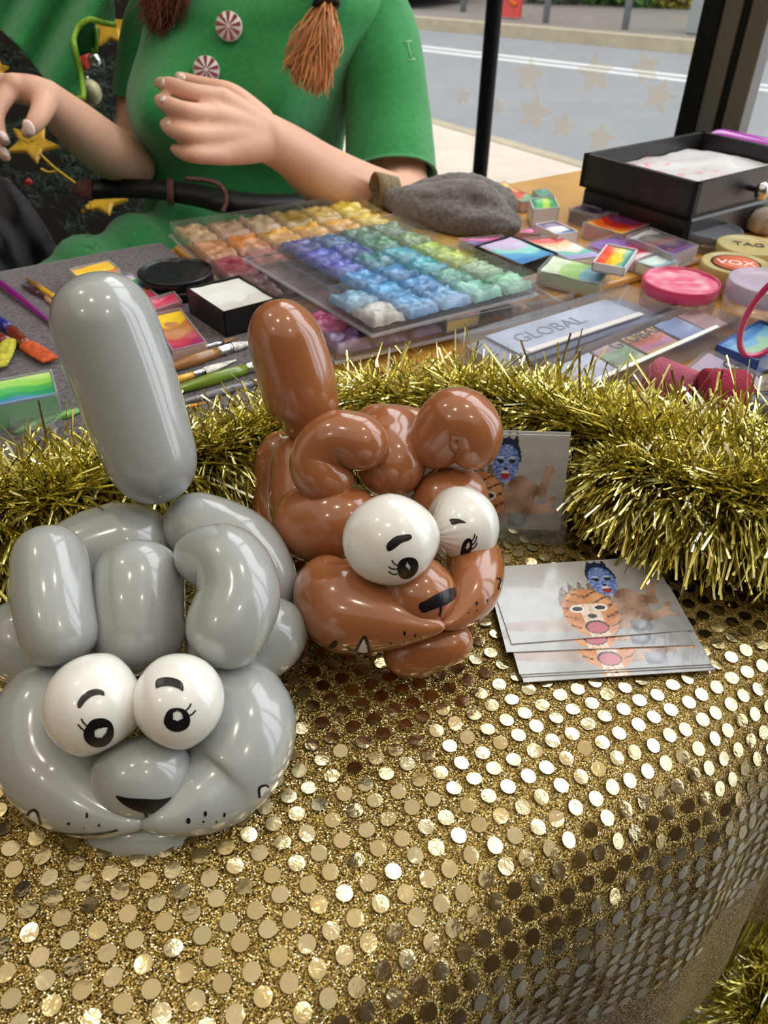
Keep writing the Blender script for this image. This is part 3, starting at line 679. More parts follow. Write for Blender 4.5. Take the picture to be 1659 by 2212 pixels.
# the wooden board that carries the paints
m_board = mat('pale_board', srgb(204, 152, 74), .35, coat=.25, noise_s=14, noise_a=.18)
f0 = en(T(1000, 703, .757))[1]
b = MB(); b.prism([TE(.275, -.785)[:2], TE(1.22, -.785)[:2], TE(1.22, f0+.0)[:2], TE(.30, f0)[:2], TE(.275, f0-.02)[:2]], TZ+.0005, TZ+.0075)
o = bevel(b.obj('wooden_board', m_board, None, smooth=False, loc=TE(.6, -.6)), .002); tag(o, 'honey coloured wooden board lying under the palettes and jars', 'board')
ZB = TZ+.0077
def palette(A, B, C, D, zt, h, nu, nv, cols, label, lump=.004):
    t = thing('paint_palette', label, 'palette', tuple((A+u_)/2 if False else A.lerp(C, .5).to_3d() - Vector((0, 0, h))), 0, 'clear plastic palettes of face paint') if False else None
    cc = A.lerp(C, .5); t = thing('paint_palette', label, 'palette', (cc.x, cc.y, zt-h), 0, 'clear compartment palettes of cream paint')
    u = ((B-A)+(C-D))/2; v = ((D-A)+(C-B))/2; A = cc-u/2-v/2; u.z = 0; v.z = 0
    wu, wv = .0013/u.length, .0013/v.length
    b = MB(); quadbox(b, A, u, v, 0, 1, 0, 1, zt-h, zt-h+.0014)
    for q in ((0, wu, 0, 1), (1-wu, 1, 0, 1), (0, 1, 0, wv), (0, 1, 1-wv, 1)): quadbox(b, A, u, v, *q, zt-h, zt)
    bevel(b.obj('tray', m_clear, t, smooth=False), .0004, 1)
    b = MB()
    for i in range(1, nu): quadbox(b, A, u, v, i/nu-wu/2, i/nu+wu/2, wv, 1-wv, zt-h+.0015, zt-.001)
    for j in range(1, nv): quadbox(b, A, u, v, wu, 1-wu, j/nv-wv/2, j/nv+wv/2, zt-h+.0015, zt-.0012)
    b.obj('divider', m_clear, t, smooth=False)
    # flange round the foot
    b = MB(); fl = .003
    quadbox(b, A, u, v, -fl/u.length, 1+fl/u.length, -fl/v.length, 0, zt-h, zt-h+.0016); quadbox(b, A, u, v, -fl/u.length, 1+fl/u.length, 1, 1+fl/v.length, zt-h, zt-h+.0016)
    quadbox(b, A, u, v, -fl/u.length, 0, 0, 1, zt-h, zt-h+.0016); quadbox(b, A, u, v, 1, 1+fl/u.length, 0, 1, zt-h, zt-h+.0016)
    b.obj('flange', m_haze, t, smooth=False)
    n = 14
    for j in range(nv):
        for i in range(nu):
            c = cols[j][i] if i < len(cols[j]) else None
            if c is None: continue
            c = srgb(*c); mu = sum(c)/3; c = tuple(max(0, mu+(k_-mu)*1.25)*.86 for k_ in c); vs = []; cs = []; fs = []; sd_ = i*7.3+j*3.1+zt*50
            for q in range(n+1):
                for p in range(n+1):
                    a = (i+.03+.94*p/n)/nu; d_ = (j+.03+.94*q/n)/nv; w = A+u*a+v*d_
                    e1 = min(p, n-p)/n*2; e2 = min(q, n-q)/n*2; m_ = min(1, 7*min(e1, e2)+.42)
                    nz = noise.noise(Vector((w.x*95, w.y*95, sd_))); n2 = noise.noise(Vector((w.x*260, w.y*260, sd_)))
                    z = zt-h+.002+m_*(h*.48+lump*.8*nz+.0018*abs(n2)*1.6)
                    vs.append(Vector((w.x, w.y, z)))
                    k = max(0, min(1, .5+nz*.9+n2*.5)); cs.append(lerp3(lerp3(c, (0, 0, 0), .45), lerp3(c, (1, 1, 1), .12), k))
            for q in range(n):
                for p in range(n):
                    k = q*(n+1)+p; f = (k, k+1, k+n+2, k+n+1); fs.append(f if u.cross(v).z > 0 else f[::-1])
            mo('paint', vs, fs, m_pt, t, True, cs)
    return t
z1 = ZB+.016
warm = [[(206, 170, 130), (196, 158, 132), (206, 178, 148), (176, 146, 74), (210, 180, 100), (240, 212, 60)],
        [(200, 140, 96), (222, 140, 74), (232, 178, 96), (228, 178, 50), (232, 176, 40), (238, 204, 60)],
        [(150, 40, 60), (206, 110, 90), (196, 120, 90), (60, 80, 150), (50, 80, 150), (110, 108, 116)],
        [(104, 56, 70), (90, 44, 60), None, None, None, (40, 40, 46)]]
palette(T(366, 478, z1), T(800, 418, z1), T(985, 540, z1), T(588, 628, z1), z1, .016, 6, 4, warm, 'clear palette of yellow, orange, brown and red paints, at the back left')
A, D, C = T(566, 600, z1+.0005), T(728, 742, z1+.0005), T(1242, 632, z1+.0005)
low = [[None, (150, 40, 90), (90, 70, 150), (60, 60, 140), None, None, None], [None, (190, 60, 110), (96, 76, 170), None, None, None, None],
       [(196, 70, 130), (104, 84, 180), (90, 60, 140), (112, 84, 160), None, None, None], [(104, 60, 120), (120, 66, 124), (112, 62, 122), (98, 68, 150), None, None, None]]
zz2 = z1-.0
palette(A, A+(C-D), C, D, z1+.0005, .0160, 7, 4, low, 'clear palette of purple and pink paints with empty wells, lowest of the stack')
cake((948, 668), (1018, 652), (966, 690), S((20, 90, 100), (40, 150, 120), (230, 200, 40), (236, 110, 30), (210, 40, 60)), 'tiny rainbow pan sitting in the empty end of the lowest clear palette', zt=z1+.001, h=.012, group='small rainbow pans')
z3 = z1+.0205
cool = [[None, (44, 60, 140), (44, 110, 160), (50, 110, 80), (118, 140, 112)], [None, (34, 80, 190), (36, 70, 160), (70, 140, 100), (130, 160, 110)], [None, (90, 100, 200), (70, 140, 150), (50, 170, 190), (170, 200, 70)],
        [None, (60, 150, 214), (40, 140, 200), (60, 180, 196), (190, 206, 70)], [(150, 190, 220), (50, 160, 220), (70, 150, 214), (90, 160, 140), (150, 180, 140)],
        [(208, 208, 204), (110, 170, 224), (130, 180, 226), (150, 214, 196), (140, 204, 166)]]
palette(T(527, 518, z3), T(880, 468, z3), T(1160, 592, z3), T(848, 688, z3), z3, .0185, 5, 6, cool, 'clear palette of blue, teal and green paints, topmost of the stack')

# split cakes on the right
zr = ZB+.013
cake((1229, 449), (1259, 439), (1292, 465), S((60, 40, 80), (44, 26, 60), (70, 40, 90)), 'dark purple paint cake under the front left edge of the black tray', zt=zr+.004, h=.017)
cake((1259, 479), (1324, 457), (1344, 505), S((240, 180, 40), (230, 100, 30), (190, 40, 30), (110, 40, 90)), 'large sunset cake in yellow, orange, red and purple before the black tray', zt=zr+.004, h=.017, axis=0, wob=.12)
cake((1264, 526), (1324, 507), (1372, 562), S((136, 96, 180), (140, 90, 176), (226, 70, 140), (210, 30, 90), (240, 220, 226)), 'purple, pink and white paint cake partly under the small rainbow cake', zt=zr, h=.012)
cake((1352, 509), (1405, 490), (1457, 551), S((200, 198, 198), (110, 108, 110), (140, 96, 96), (90, 64, 96), (120, 84, 140)), 'silver, grey and mauve paint cake standing right of the sunset cake', zt=zr+.005, h=.017)
cake((1161, 582), (1192, 549), (1297, 613), S((214, 224, 206), (206, 220, 190), (160, 200, 110), (150, 196, 110), (110, 170, 190), (100, 160, 190)), 'white, green and blue paint cake below the small rainbow cake', zt=zr+.004, h=.014)
cake((1131, 514), (1206, 506), (1232, 560), S((224, 90, 90), (236, 200, 150), (236, 230, 210), (120, 200, 190), (170, 160, 220)), 'paint cake fading from coral through cream and mint to lavender', zt=zr-.001, h=.011)
cake((1026, 530), (1103, 507), (1128, 572), S((206, 180, 220), (190, 180, 216), (140, 216, 206), (70, 160, 210), (50, 130, 196)), 'lavender, mint and blue paint cake right of the topmost clear palette', zt=zr, h=.012, wob=.1, case=m_blk)
cake((990, 514), (1082, 507), (1030, 530), S((200, 80, 140), (110, 70, 160), (50, 90, 190)), 'pink and blue paint cake half under the grey towel', zt=zr-.003, h=.009)
cake((1154, 483), (1200, 476), (1204, 507), S((110, 70, 130), (230, 230, 236), (60, 120, 180)), 'small cake striped plum, white and blue beside the grey towel', zt=zr+.002, h=.015, case=m_wht)
cake((1113, 500), (1140, 490), (1165, 505), S((220, 90, 150), (210, 80, 140)), 'small pink paint pan touching the right tip of the grey towel', zt=zr-.004, h=.008)
cake((1143, 428), (1198, 424), (1152, 452), S((40, 140, 110), (70, 190, 90), (190, 226, 60), (60, 180, 100)), 'bright green paint pan in a tall white case behind the grey towel', zt=zr+.009, h=.02, axis=0, case=m_wht)
cake((1053, 396), (1090, 390), (1128, 436), S((226, 190, 80), (226, 160, 70), (220, 90, 60), (120, 190, 150)), 'long cake from yellow to coral behind the grey towel', zt=zr, h=.012)
cake((1150, 408), (1180, 405), (1166, 424), S((40, 130, 120), (60, 160, 130), (40, 130, 130)), 'small teal paint pan furthest back, behind the bright green pan', zt=zr+.006, h=.018)
cake((1374, 562), (1427, 546), (1418, 578), S((190, 214, 206), (220, 230, 224), (120, 180, 190)), 'pale mint paint pan between the rainbow cake and the pink jar', zt=zr, h=.012)
cake((1311, 526), (1378, 538), (1280, 566), S((224, 60, 40), (232, 90, 30), (240, 170, 30), (244, 214, 40), (150, 196, 150), (60, 150, 160)), 'small rainbow cake from red to teal, resting across two other cakes', zt=zr+.018, h=.008, axis=0, wob=.01, case=m_wht)
# left-hand cakes on the towel
zl = TZ+.0065
def lcake(*a, zt=.014, **k): return cake(*a, zt=zl+zt, h=zt, **k)
lcake((149, 580), (236, 560), (172, 604), S((246, 190, 50), (250, 214, 70), (244, 120, 50)), 'yellow and orange paint cake just behind the tall grey balloon tip', zt=.018)
lcake((238, 594), (281, 587), (300, 648), S((190, 170, 216), (230, 230, 226), (70, 170, 130), (40, 130, 170), (210, 120, 70), (200, 60, 80), (190, 50, 90)), 'striped rainbow cake from lilac to red right of the grey balloon tip', wob=.03)
lcake((302, 650), (376, 628), (318, 672), S((196, 50, 80), (210, 80, 110), (200, 90, 90)), 'small crimson paint cake between the rainbow and yellow-brown ones')
lcake((319, 680), (389, 664), (362, 760), S((240, 200, 40), (230, 190, 50), (190, 120, 60), (196, 130, 80), (180, 60, 80), (150, 40, 100)), 'large yellow, brown and magenta paint cake behind the brushes', zt=.015, case=m_blk) if False else cake((319, 680), (389, 664), (372, 757), S((240, 200, 40), (230, 190, 50), (190, 120, 60), (196, 130, 80), (190, 60, 80), (160, 40, 100)), 'large yellow, brown and magenta paint cake behind the brushes', zt=zl+.014, h=.014)
lcake((-45, 826), (112, 797), (-40, 880), S((190, 220, 130), (150, 210, 90), (80, 180, 90), (50, 160, 110), (60, 140, 190)), 'green and blue paint cake at the left edge beside the grey tail balloon', zt=.022, wob=.08)
cake((402, 621), (517, 594), (482, 674), S((224, 222, 218), (230, 230, 228), (214, 212, 208)), 'thick white paint cake in a square black tub left of the brown tail balloon', zt=zl+.024, h=.024, case=m_blk, group='single colour paint tubs', name='white_paint_tub')
# round jars
def disc_text(txt, size, loc, rz, m, parent, name='lettering', zl_=0):
    cu = bpy.data.curves.new(name, 'FONT'); cu.body = txt; cu.size = size; cu.align_x = 'CENTER'; cu.align_y = 'CENTER'; cu.extrude = .0002
    tmp = bpy.data.objects.new('tmp', cu); COL.objects.link(tmp); dg = bpy.context.evaluated_depsgraph_get(); me = bpy.data.meshes.new_from_object(tmp.evaluated_get(dg)); bpy.data.objects.remove(tmp)
    me.materials.clear(); me.materials.append(m); o = bpy.data.objects.new(name, me); COL.objects.link(o); o.parent = parent
    o.location = Vector(loc)-Vector(parent.location); o.rotation_euler = (0, 0, rz); return o
def jar(cx, cy, rpx, zt, z0, label, body, lid=None, paint=None, rim=None, txt=None, disc=None, cat='jar', name='paint_jar', open_=False):
    c = T(cx, cy, zt); r = rpx*(c-CP).dot(fw)/FPX; h = zt-z0; t = thing(name, label, cat, (c.x, c.y, z0)); mt = Matrix.Translation((c.x, c.y, z0))
    b = MB(); b.lathe([(r*.93, 0), (r*.97, .002), (r*.97, h*.40), (r, h*.42), (r, h*.5), (r*.96, h*.52), (r*.96, h*.60)], 40, mt); b.obj('jar_body', body, t)
    if rim or lid:
        b = MB(); pr = [(r*.98, h*.6), (r, h*.62), (r, h*.97), (r*.985, h)]
        if open_: pr += [(r*.95, h), (r*.945, h*.86), (0.0002, h*.86)]
        else: pr += [(r*.90, h), (r*.88, h*.97), (r*.4, h*.975), (0.0002, h*.975)]
        b.lathe(pr, 48, mt); b.obj('rim' if open_ else 'lid', rim or lid, t)
    if paint is not None:
        n = 26; vs = []; cs = []; fs = []
        for j in range(n+1):
            for k in range(40):
                rr_ = r*.94*j/n; a = 2*math.pi*k/40; x, y = rr_*math.cos(a), rr_*math.sin(a); nz = noise.noise(Vector((x*90, y*90, cx))); n2 = noise.noise(Vector((x*30, y*200, 3)))
                vs.append(Vector((c.x+x, c.y+y, zt-.002+.0012*nz+.0008*n2))); cs.append(lerp3(paint, (1, 1, 1), max(0, min(.5, nz*.6+.1)) if paint[0] > .1 else 0))
        for j in range(n):
            for k in range(40): fs.append((j*40+k, (j+1)*40+k, (j+1)*40+(k+1) % 40, j*40+(k+1) % 40))
        mo('paint', vs, fs, m_pt, t, True, cs)
    if disc is not None:
        b = MB(); b.lathe([(r*.72, h*.98), (r*.72, h*.995), (0.0002, h*.995)], 40, mt); b.obj('label_ring', m_blk, t)
        b = MB(); b.lathe([(r*.66, h*.996), (r*.66, h*1.003), (0.0002, h*1.003)], 40, mt); b.obj('label_disc', disc, t)
    if txt: disc_text(txt[0], r*txt[1], (c.x, c.y, z0+h*1.004), txt[3] if len(txt) > 3 else -.25, txt[2], t)
    return t
m_jb = clear('jar_clear_ribbed', (.9, .86, .84), .06, .12, .2, (.75, .62, .52))
m_pink = mat('pink_rim', srgb(214, 60, 110), .3, coat=.3)
m_or = mat('orange_label', srgb(214, 100, 60), .4)
m_wt = mat('white_print', srgb(235, 230, 225), .5)
m_dk = mat('dark_print', srgb(52, 54, 50), .5)
m_lil = clear('lilac_lid', (.92, .9, .95), .06, .15, .55, srgb(206, 192, 214))
m_yel = clear('yellowish_lid', (.95, .93, .85), .06, .12, .55, srgb(216, 200, 140))
m_gry = clear('grey_lid', (.8, .82, .86), .08, .15, .5, srgb(120, 124, 134))
jar(1473, 604, 82, ZB+.026, ZB, 'open round jar of bright pink cream paint', m_jb, paint=srgb(226, 100, 136), rim=m_pink, open_=True)
jar(1590, 568, 72, ZB+.020, ZB, 'round jar with an orange labelled lid behind the pink one', m_jb, lid=m_yel, disc=m_or, txt=('VOX', .52, m_wt))
jar(1618, 528, 66, ZB+.020, ZB, 'round jar with a pale yellow lid behind the orange labelled one', m_jb, lid=m_yel, txt=('TAG', .5, m_dk))
jar(1535, 493, 68, ZB+.018, ZB, 'round jar with a smoky clear lid in the shade of the black tray', m_jb, lid=m_gry)
jar(1660, 606, 82, ZB+.036, ZB, 'tall stack of ribbed clear tub with lilac lid at the right edge', m_jb, lid=m_lil)
jar(378, 584, 80, zl+.020, zl, 'round black jar of glossy black paint behind the white tub', m_blk, paint=(.006, .006, .008), rim=m_blk, open_=True)
jar(1692, 880, 74, TZ+.048, TZ+.004, 'black lidded jar at the right edge beyond the tinsel', m_blk, lid=m_blk)
jar(75, 900, 52, zl+.012, zl, 'small clear round pot beside the green paint cake at the left edge', m_clear, lid=m_clear)

# long clear cases
m_sheet = mat('pale_leaflet', srgb(196, 210, 232), .5, noise_s=40, noise_a=.2)
def longcase(A, B, C_, zt, z0, label, kind):
    A, B, D = T(*A, zt), T(*B, zt), T(*C_, zt); u, v = B-A, D-A; c = A+(u+v)/2
    t = thing('paint_case', label, 'case', (c.x, c.y, z0), 0, None); b = MB(); w = .0016/u.length; w2 = .0016/v.length
    for q in ((0, w, 0, 1), (1-w, 1, 0, 1), (0, 1, 0, w2), (0, 1, 1-w2, 1)): quadbox(b, A, u, v, *q, z0, zt)
    quadbox(b, A, u, v, 0, 1, 0, 1, zt-.0012, zt); b.obj('case_lid', m_clear, t, smooth=False)
    b = MB(); quadbox(b, A, u, v, w, 1-w, w2, 1-w2, z0, z0+.0012); b.obj('case_base', m_haze, t, smooth=False)
    return t, A, u, v
t, A, u, v = longcase((979, 724), (1352, 612), (1086, 782), TZ+.022, TZ+.002, 'long clear case with a pale leaflet inside, nearer the palettes', 0)
b = MB(); quadbox(b, A, u, v, .16, .86, .05, .80, TZ+.0135, TZ+.0145); b.obj('leaflet', m_sheet, t, smooth=False)
b = MB(); quadbox(b, A, u, v, .05, .95, .06, .94, TZ+.0035, TZ+.012); b.obj('paint_insert', mat('grey_blue_insert', srgb(150, 160, 186), .5), t, smooth=False)
b = MB(); quadbox(b, A, u, v, .15, .8, .86, .97, TZ+.0205, TZ+.0212); b.obj('label_strip', m_wt, t, smooth=False)
cc = A+u*.42+v*.40; disc_text('GLOBAL', .020, (cc.x, cc.y, TZ+.0148), math.atan2(u.y, u.x), mat('grey_print', srgb(140, 150, 170), .5), t)
cc = A+u*.42+v*.92; disc_text('www.face-paint colours', .0075, (cc.x, cc.y, TZ+.0214), math.atan2(u.y, u.x), m_dk, t) if False else None
t, A, u, v = longcase((1172, 782), (1508, 646), (1262, 838), TZ+.022, TZ+.002, 'long clear case showing striped paints, nearer the tinsel', 1)
for i, (c0, c1_, st) in enumerate([(.04, .26, S((196, 206, 230), (186, 196, 224))), (.27, .44, S((190, 160, 180), (150, 190, 150), (120, 150, 120), (196, 206, 150))), (.45, .66, S((230, 180, 120), (226, 120, 100), (200, 130, 170), (214, 180, 110))), (.67, .83, S((130, 160, 210), (150, 170, 220), (120, 150, 200))), (.84, .97, S((220, 190, 190), (190, 150, 150)))]):
    grid_paint(A+u*c0+v*.05, u*(c1_-c0), v*.82, TZ+.016, st, 1, seed=i*3, parent=t, wob=.03, inset=.02)
b = MB(); quadbox(b, A, u, v, .08, .85, .90, .985, TZ+.0215, TZ+.0222); b.obj('label_strip', m_wt, t, smooth=False)
cc = A+u*.50+v*.25; disc_text('GLOBAL', .016, (cc.x, cc.y, TZ+.0185), math.atan2(u.y, u.x), m_dk, t)
t, A, u, v = longcase((1469, 800), (1529, 750), (1607, 872), TZ+.024, TZ+.002, 'square clear case with lettered pale lilac cover behind the pink sponges', 2)
b = MB(); quadbox(b, A, u, v, .04, .96, .04, .96, TZ+.004, TZ+.021); b.obj('cover', mat('lilac_cover', srgb(196, 180, 206), .45, noise_s=30, noise_a=.1), t, smooth=False)
cc = A+u*.55+v*.48; disc_text('TAG', .021, (cc.x, cc.y, TZ+.0243), math.atan2(u.y, u.x)-.12, m_dk, t)
cake((1548, 744), (1642, 690), (1640, 780), S((60, 120, 180), (110, 170, 200), (150, 190, 160), (120, 160, 120)), 'blue and green paint cake behind the lettered case', zt=TZ+.02, h=.016, case=mat('blue_plastic', srgb(40, 80, 160), .35))

# pink sponges
m_sp = mat('crimson_sponge', srgb(160, 40, 66), .95, noise_s=90, noise_a=.2, bump=1, bump_s=900)
m_sp2 = mat('dusty_pink_sponge', srgb(186, 96, 120), .95, noise_s=70, noise_a=.2, bump=1, bump_s=900)
p0 = T(1555, 880, TZ+.022); t = bpy.data.objects
b = MB(); mt = Matrix.Translation((p0.x, p0.y, TZ+.003)) @ Matrix.Rotation(.25, 4, 'Z')
prof = [(-.0, 0)]; poly = [(.017*math.cos(a), .017*math.sin(a)) for a in [math.pi*2*k/28 for k in range(28)]]
q0, q1 = T(1512, 858, TZ+.024), T(1606, 862, TZ+.024); dx = (q1-q0).normalized(); L_ = (q1-q0).length
b.lathe([(.0180, 0), (.0196, .0015), (.0196, L_-.0015), (.0180, L_)], 40, Matrix.Translation(q0) @ dx.to_track_quat('Z', 'Y').to_matrix().to_4x4()); o = b.obj('makeup_sponge', m_sp, None, loc=(p0.x, p0.y, TZ+.003)); tag(o, 'crimson cylindrical sponge lying in front of the lettered case', 'sponge')
p0 = T(1440, 825, TZ+.018); b = MB(); mt = Matrix.Translation((p0.x, p0.y, TZ+.003)) @ Matrix.Rotation(.2, 4, 'Z')
q0, q1 = T(1408, 812, TZ+.019), T(1500, 850, TZ+.019); dx = (q1-q0).normalized(); L_ = (q1-q0).length
b.lathe([(.0135, 0), (.015, .0015), (.015, L_-.0015), (.0135, L_)], 40, Matrix.Translation(q0) @ dx.to_track_quat('Z', 'Y').to_matrix().to_4x4()); o = b.obj('makeup_sponge', m_sp2, None, loc=(p0.x, p0.y, TZ+.003)); tag(o, 'dusty pink cylindrical sponge left of the crimson one', 'sponge')
# pink hoop (headband) standing at the right edge
b = MB(); pts = []
c0 = P(1668, 684, .57)
for k in range(49):
    a = 2*math.pi*k/48; pts.append(c0+Vector((1, .15, 0)).normalized()*(.0205*math.cos(a))+Vector((0, -.25, 1)).normalized()*(.037*math.sin(a)))
b.tube(pts, .0023, 12); o = b.obj('headband', mat('hot_pink_plastic', srgb(214, 50, 120), .18, coat=.8), None, loc=tuple(c0-Vector((0, 0, .05)))); tag(o, 'glossy hot pink plastic hoop headband standing at the right edge', 'headband')

# black tray on its stand
zt = .826; A, B_, D = T(1262, 331, zt), T(1467, 293, zt), T(1511, 397, zt); u, v = B_-A, D-A; v = v*1.0
m_bw = mat('black_painted_wood', srgb(26, 23, 24), .38, noise_s=60, noise_a=.5)
c = A+(u+v)/2; t = thing('drawer_tray', 'open black wooden tray with a metal knob and white powder inside, back right', 'tray', (c.x, c.y, .792))
u = u*1.28
b = MB(); w = .006/u.length; w2 = .006/v.length; quadbox(b, A, u, v, 0, 1, 0, 1, .792, .796)
for q in ((0, w, 0, 1), (1-w, 1, 0, 1), (0, 1, 0, w2), (0, 1, 1-w2, 1)): quadbox(b, A, u, v, *q, .792, zt)
b.obj('box', m_bw, t, smooth=False)
nq = 30; vs = []; cs = []; fs = []
for j in range(nq+1):
    for i in range(nq+1):
        a, cc_ = .05+.9*i/nq, .05+.9*j/nq; p = A+u*a+v*cc_; nz = noise.noise(Vector((p.x*25, p.y*25, 2))); n2 = noise.noise(Vector((p.x*110, p.y*110, 9)))
        vs.append(Vector((p.x, p.y, .810+.006*nz+.001*n2))); cs.append(lerp3((.72, .70, .70), (.78, .30, .34), max(0, min(1, n2*2-.2+nz)) if .25 < a < .6 else 0))
for j in range(nq):
    for i in range(nq): q = j*(nq+1)+i; f = (q, q+1, q+nq+2, q+nq+1); fs.append(f if u.cross(v).z > 0 else f[::-1])
mo('white_powder', vs, fs, m_pt, t, True, cs)
kp = T(1622, 418, .804); out = Vector((v.x, v.y, 0)).normalized(); kp = A+v*1.0+u*.44; kp.z = .809
mt = Matrix.Translation(kp) @ out.to_track_quat('Z', 'Y').to_matrix().to_4x4()
b = MB(); b.lathe([(.003, 0), (.003, .008), (.008, .010), (.0095, .015), (.007, .020), (.001, .021)], 24, mt); b.obj('knob', m_metal, t)
b = MB(); A2 = A+u*.02+v*.02; quadbox(b, A2, u*.96, v*.96, 0, 1, 0, 1, ZB, .791); o = b.obj('riser_case', m_blk, None, smooth=False, loc=(c.x, c.y, ZB)); bevel(o, .004); tag(o, 'matt black case underneath the open black tray', 'case')
p1, p2 = T(1548, 306, .80), T(1760, 352, .80); b = MB()
dd = (p2-p1).normalized(); L_ = (p2-p1).length; mt = Matrix.Translation(p1) @ dd.to_track_quat('Z', 'Y').to_matrix().to_4x4()
b.lathe([(.002, -.014), (.010, -.011), (.0145, -.003), (.016, .006), (.016, L_-.01), (.012, L_)], 32, mt); o = b.obj('spray_bottle', mat('purple_bottle', srgb(186, 70, 190), .2, coat=.7), None, loc=tuple(p1)); tag(o, 'shiny purple bottle lying behind the black tray', 'bottle')
for x, y, r, cl, lb in ((1600, 470, .016, srgb(92, 84, 50), 'small olive scrunched sponge under the right end of the black tray'), (1650, 478, .018, srgb(176, 160, 150), 'small beige sponge at the right edge beside the olive one')):
    p = T(x, y, ZB+.012); b = MB(); b.lathe([(r*.6, 0), (r, .005), (r*1.05, .016), (r*.7, .024), (.001, .026)], 24, Matrix.Translation((p.x, p.y, ZB))); o = b.obj('makeup_sponge', mat('sponge_'+lb[6:10], cl, .9, noise_s=120, noise_a=.4), None, loc=(p.x, p.y, ZB)); tag(o, lb, 'sponge')

# ------------------------------------------------------------------ blobs joined into one skin
def blob(name, chains, m, parent, vox=.003, smooth_it=4, boxes=(), loc=None):
    """one continuous surface grown over tapered limbs; chain = [(point, radius), ...]"""
    b = MB()
    for ch in chains:
        pts = [Vector(p) for p, r in ch]; rs = [r for p, r in ch]
        sm = spline([(*p, r) for p, r in zip(pts, rs)], 6*max(1, len(ch)-1)) if len(ch) > 1 else [(*pts[0], rs[0])]
        if len(sm) > 1: b.tube([q[:3] for q in sm], [q[3] for q in sm], 20)
        for q in (sm[0], sm[-1]):
            b.lathe([(q[3]*math.sin(math.pi*k/12)+1e-5, -q[3]*math.cos(math.pi*k/12)) for k in range(13)], 20, Matrix.Translation(q[:3]))
    for args in boxes: b.box(*args)
    tmp = mo('tmp', b.v, b.f, m); md = tmp.modifiers.new('r', 'REMESH'); md.mode = 'VOXEL'; md.voxel_size = vox; md.use_smooth_shade = True
    sm_ = tmp.modifiers.new('s', 'SMOOTH'); sm_.iterations = smooth_it; sm_.factor = .5
    dg = bpy.context.evaluated_depsgraph_get(); me = bpy.data.meshes.new_from_object(tmp.evaluated_get(dg)); bpy.data.objects.remove(tmp)
    me.name = name; off = Vector(parent.location) if parent else Vector(loc); me.transform(Matrix.Translation(-off)); me.materials.clear(); me.materials.append(m)
    o = bpy.data.objects.new(name, me); COL.objects.link(o)
    if parent: o.parent = parent
    else: o.location = off
    BV[o.name] = BVHTree.FromPolygons([v.co+off for v in me.vertices], [tuple(p.vertices) for p in me.polygons])
    return o
def C(x, y, d_, r): return (P(x, y, d_), r*d_/FPX)
# grey towel heap
m_cloth = mat('grey_towelling', srgb(112, 104, 102), .95, noise_s=260, noise_a=.45, bump=1, bump_s=900, sheen=.4)
o = blob('folded_towel', [[C(850, 432, .90, 26), C(890, 440, .88, 36), C(960, 440, .865, 52), C(1030, 450, .855, 50), C(1100, 480, .84, 26)], [C(900, 425, .89, 28), C(980, 412, .885, 32), C(1050, 420, .88, 30), C(1095, 450, .86, 30)], [C(870, 450, .88, 26), C(960, 470, .85, 34), C(1050, 480, .835, 28), C(1110, 490, .83, 14)]], m_cloth, None, .003, 12, loc=tuple(T(960, 480, ZB)))
for v in o.data.vertices:
    w = v.co+Vector(o.location); v.co += v.normal*(.006*noise.noise(w*28)+.003*abs(noise.noise(w*70))); 
    if v.co.z+o.location.z < ZB+.001: v.co.z = ZB+.001-o.location.z
tag(o, 'dark grey towelling cloth heaped on the board behind the clear palettes', 'cloth')
b = MB(); b.lathe([(.013, -.02), (.016, 0), (.017, .008), (.015, .0085), (.012, -.004), (.001, -.006)], 24, Matrix.Translation(P(822, 418, .905)) @ (Vector((-1, -.5, .1))).to_track_quat('Z', 'Y').to_matrix().to_4x4(), sy=1.4); r_ = b.obj('rolled_edge', mat('tan_lining', srgb(130, 112, 84), .9, noise_s=200, noise_a=.3), None); r_.location = -Vector(o.location); r_.parent = o

# ------------------------------------------------------------------ brushes
m_fer = mat('silver_ferrule', srgb(206, 206, 206), .18, 1)
def brush(p0, p1, p2, p3, rpx, hm, label, bristle, z=zl, flat=1.0, tipw=1.0, fer=None):
    """p0 handle end, p1 ferrule start, p2 ferrule end, p3 bristle tip"""
    q = [T(*p, z+.004) for p in (p0, p1, p2, p3)]; r = rpx*(q[1]-CP).dot(fw)/FPX
    for k in q: k.z = z+r+.0006
    t = thing('paint_brush', label, 'brush', (q[1].x, q[1].y, z), 0, 'brushes on the dark towel'); ax = (q[3]-q[0]).normalized()
    b = MB(); sm = [q[0].lerp(q[1], k/8) for k in range(9)]; b.tube(sm, [r*(.35+.75*min(1, k/5)-.2*max(0, (k-5)/3)) for k in range(9)], 14); b.obj('handle', hm, t)
    b = MB(); sm = [q[1].lerp(q[2], k/6) for k in range(7)]; b.tube(sm, [r*x for x in (.92, 1.02, .9, 1.02, .9, .95, 1.0)], 14); b.obj('ferrule', fer or m_fer, t)
    b = MB(); side = Vector((-ax.y, ax.x, 0)); n = 12; rw = r*tipw; vs = []
    for j in range(7):
        f = j/6; c = q[2].lerp(q[3], f); w = rw*(1+.15*math.sin(f*math.pi))*(1 if flat > 1 else max(.12, 1-f**2)); hh = r*.8*(1-.75*f)
        for k in range(n): a = 2*math.pi*k/n; vs.append(c+side*(w*flat*math.cos(a))+Vector((0, 0, hh*math.sin(a))))
    b.add(vs, [(j*n+k, j*n+(k+1) % n, (j+1)*n+(k+1) % n, (j+1)*n+k) for j in range(6) for k in range(n)]+[tuple(range(6*n, 7*n))], None); b.obj('bristles', bristle, t); return t
hm = lambda nm, c: mat(nm, srgb(*c), .22, coat=.6)
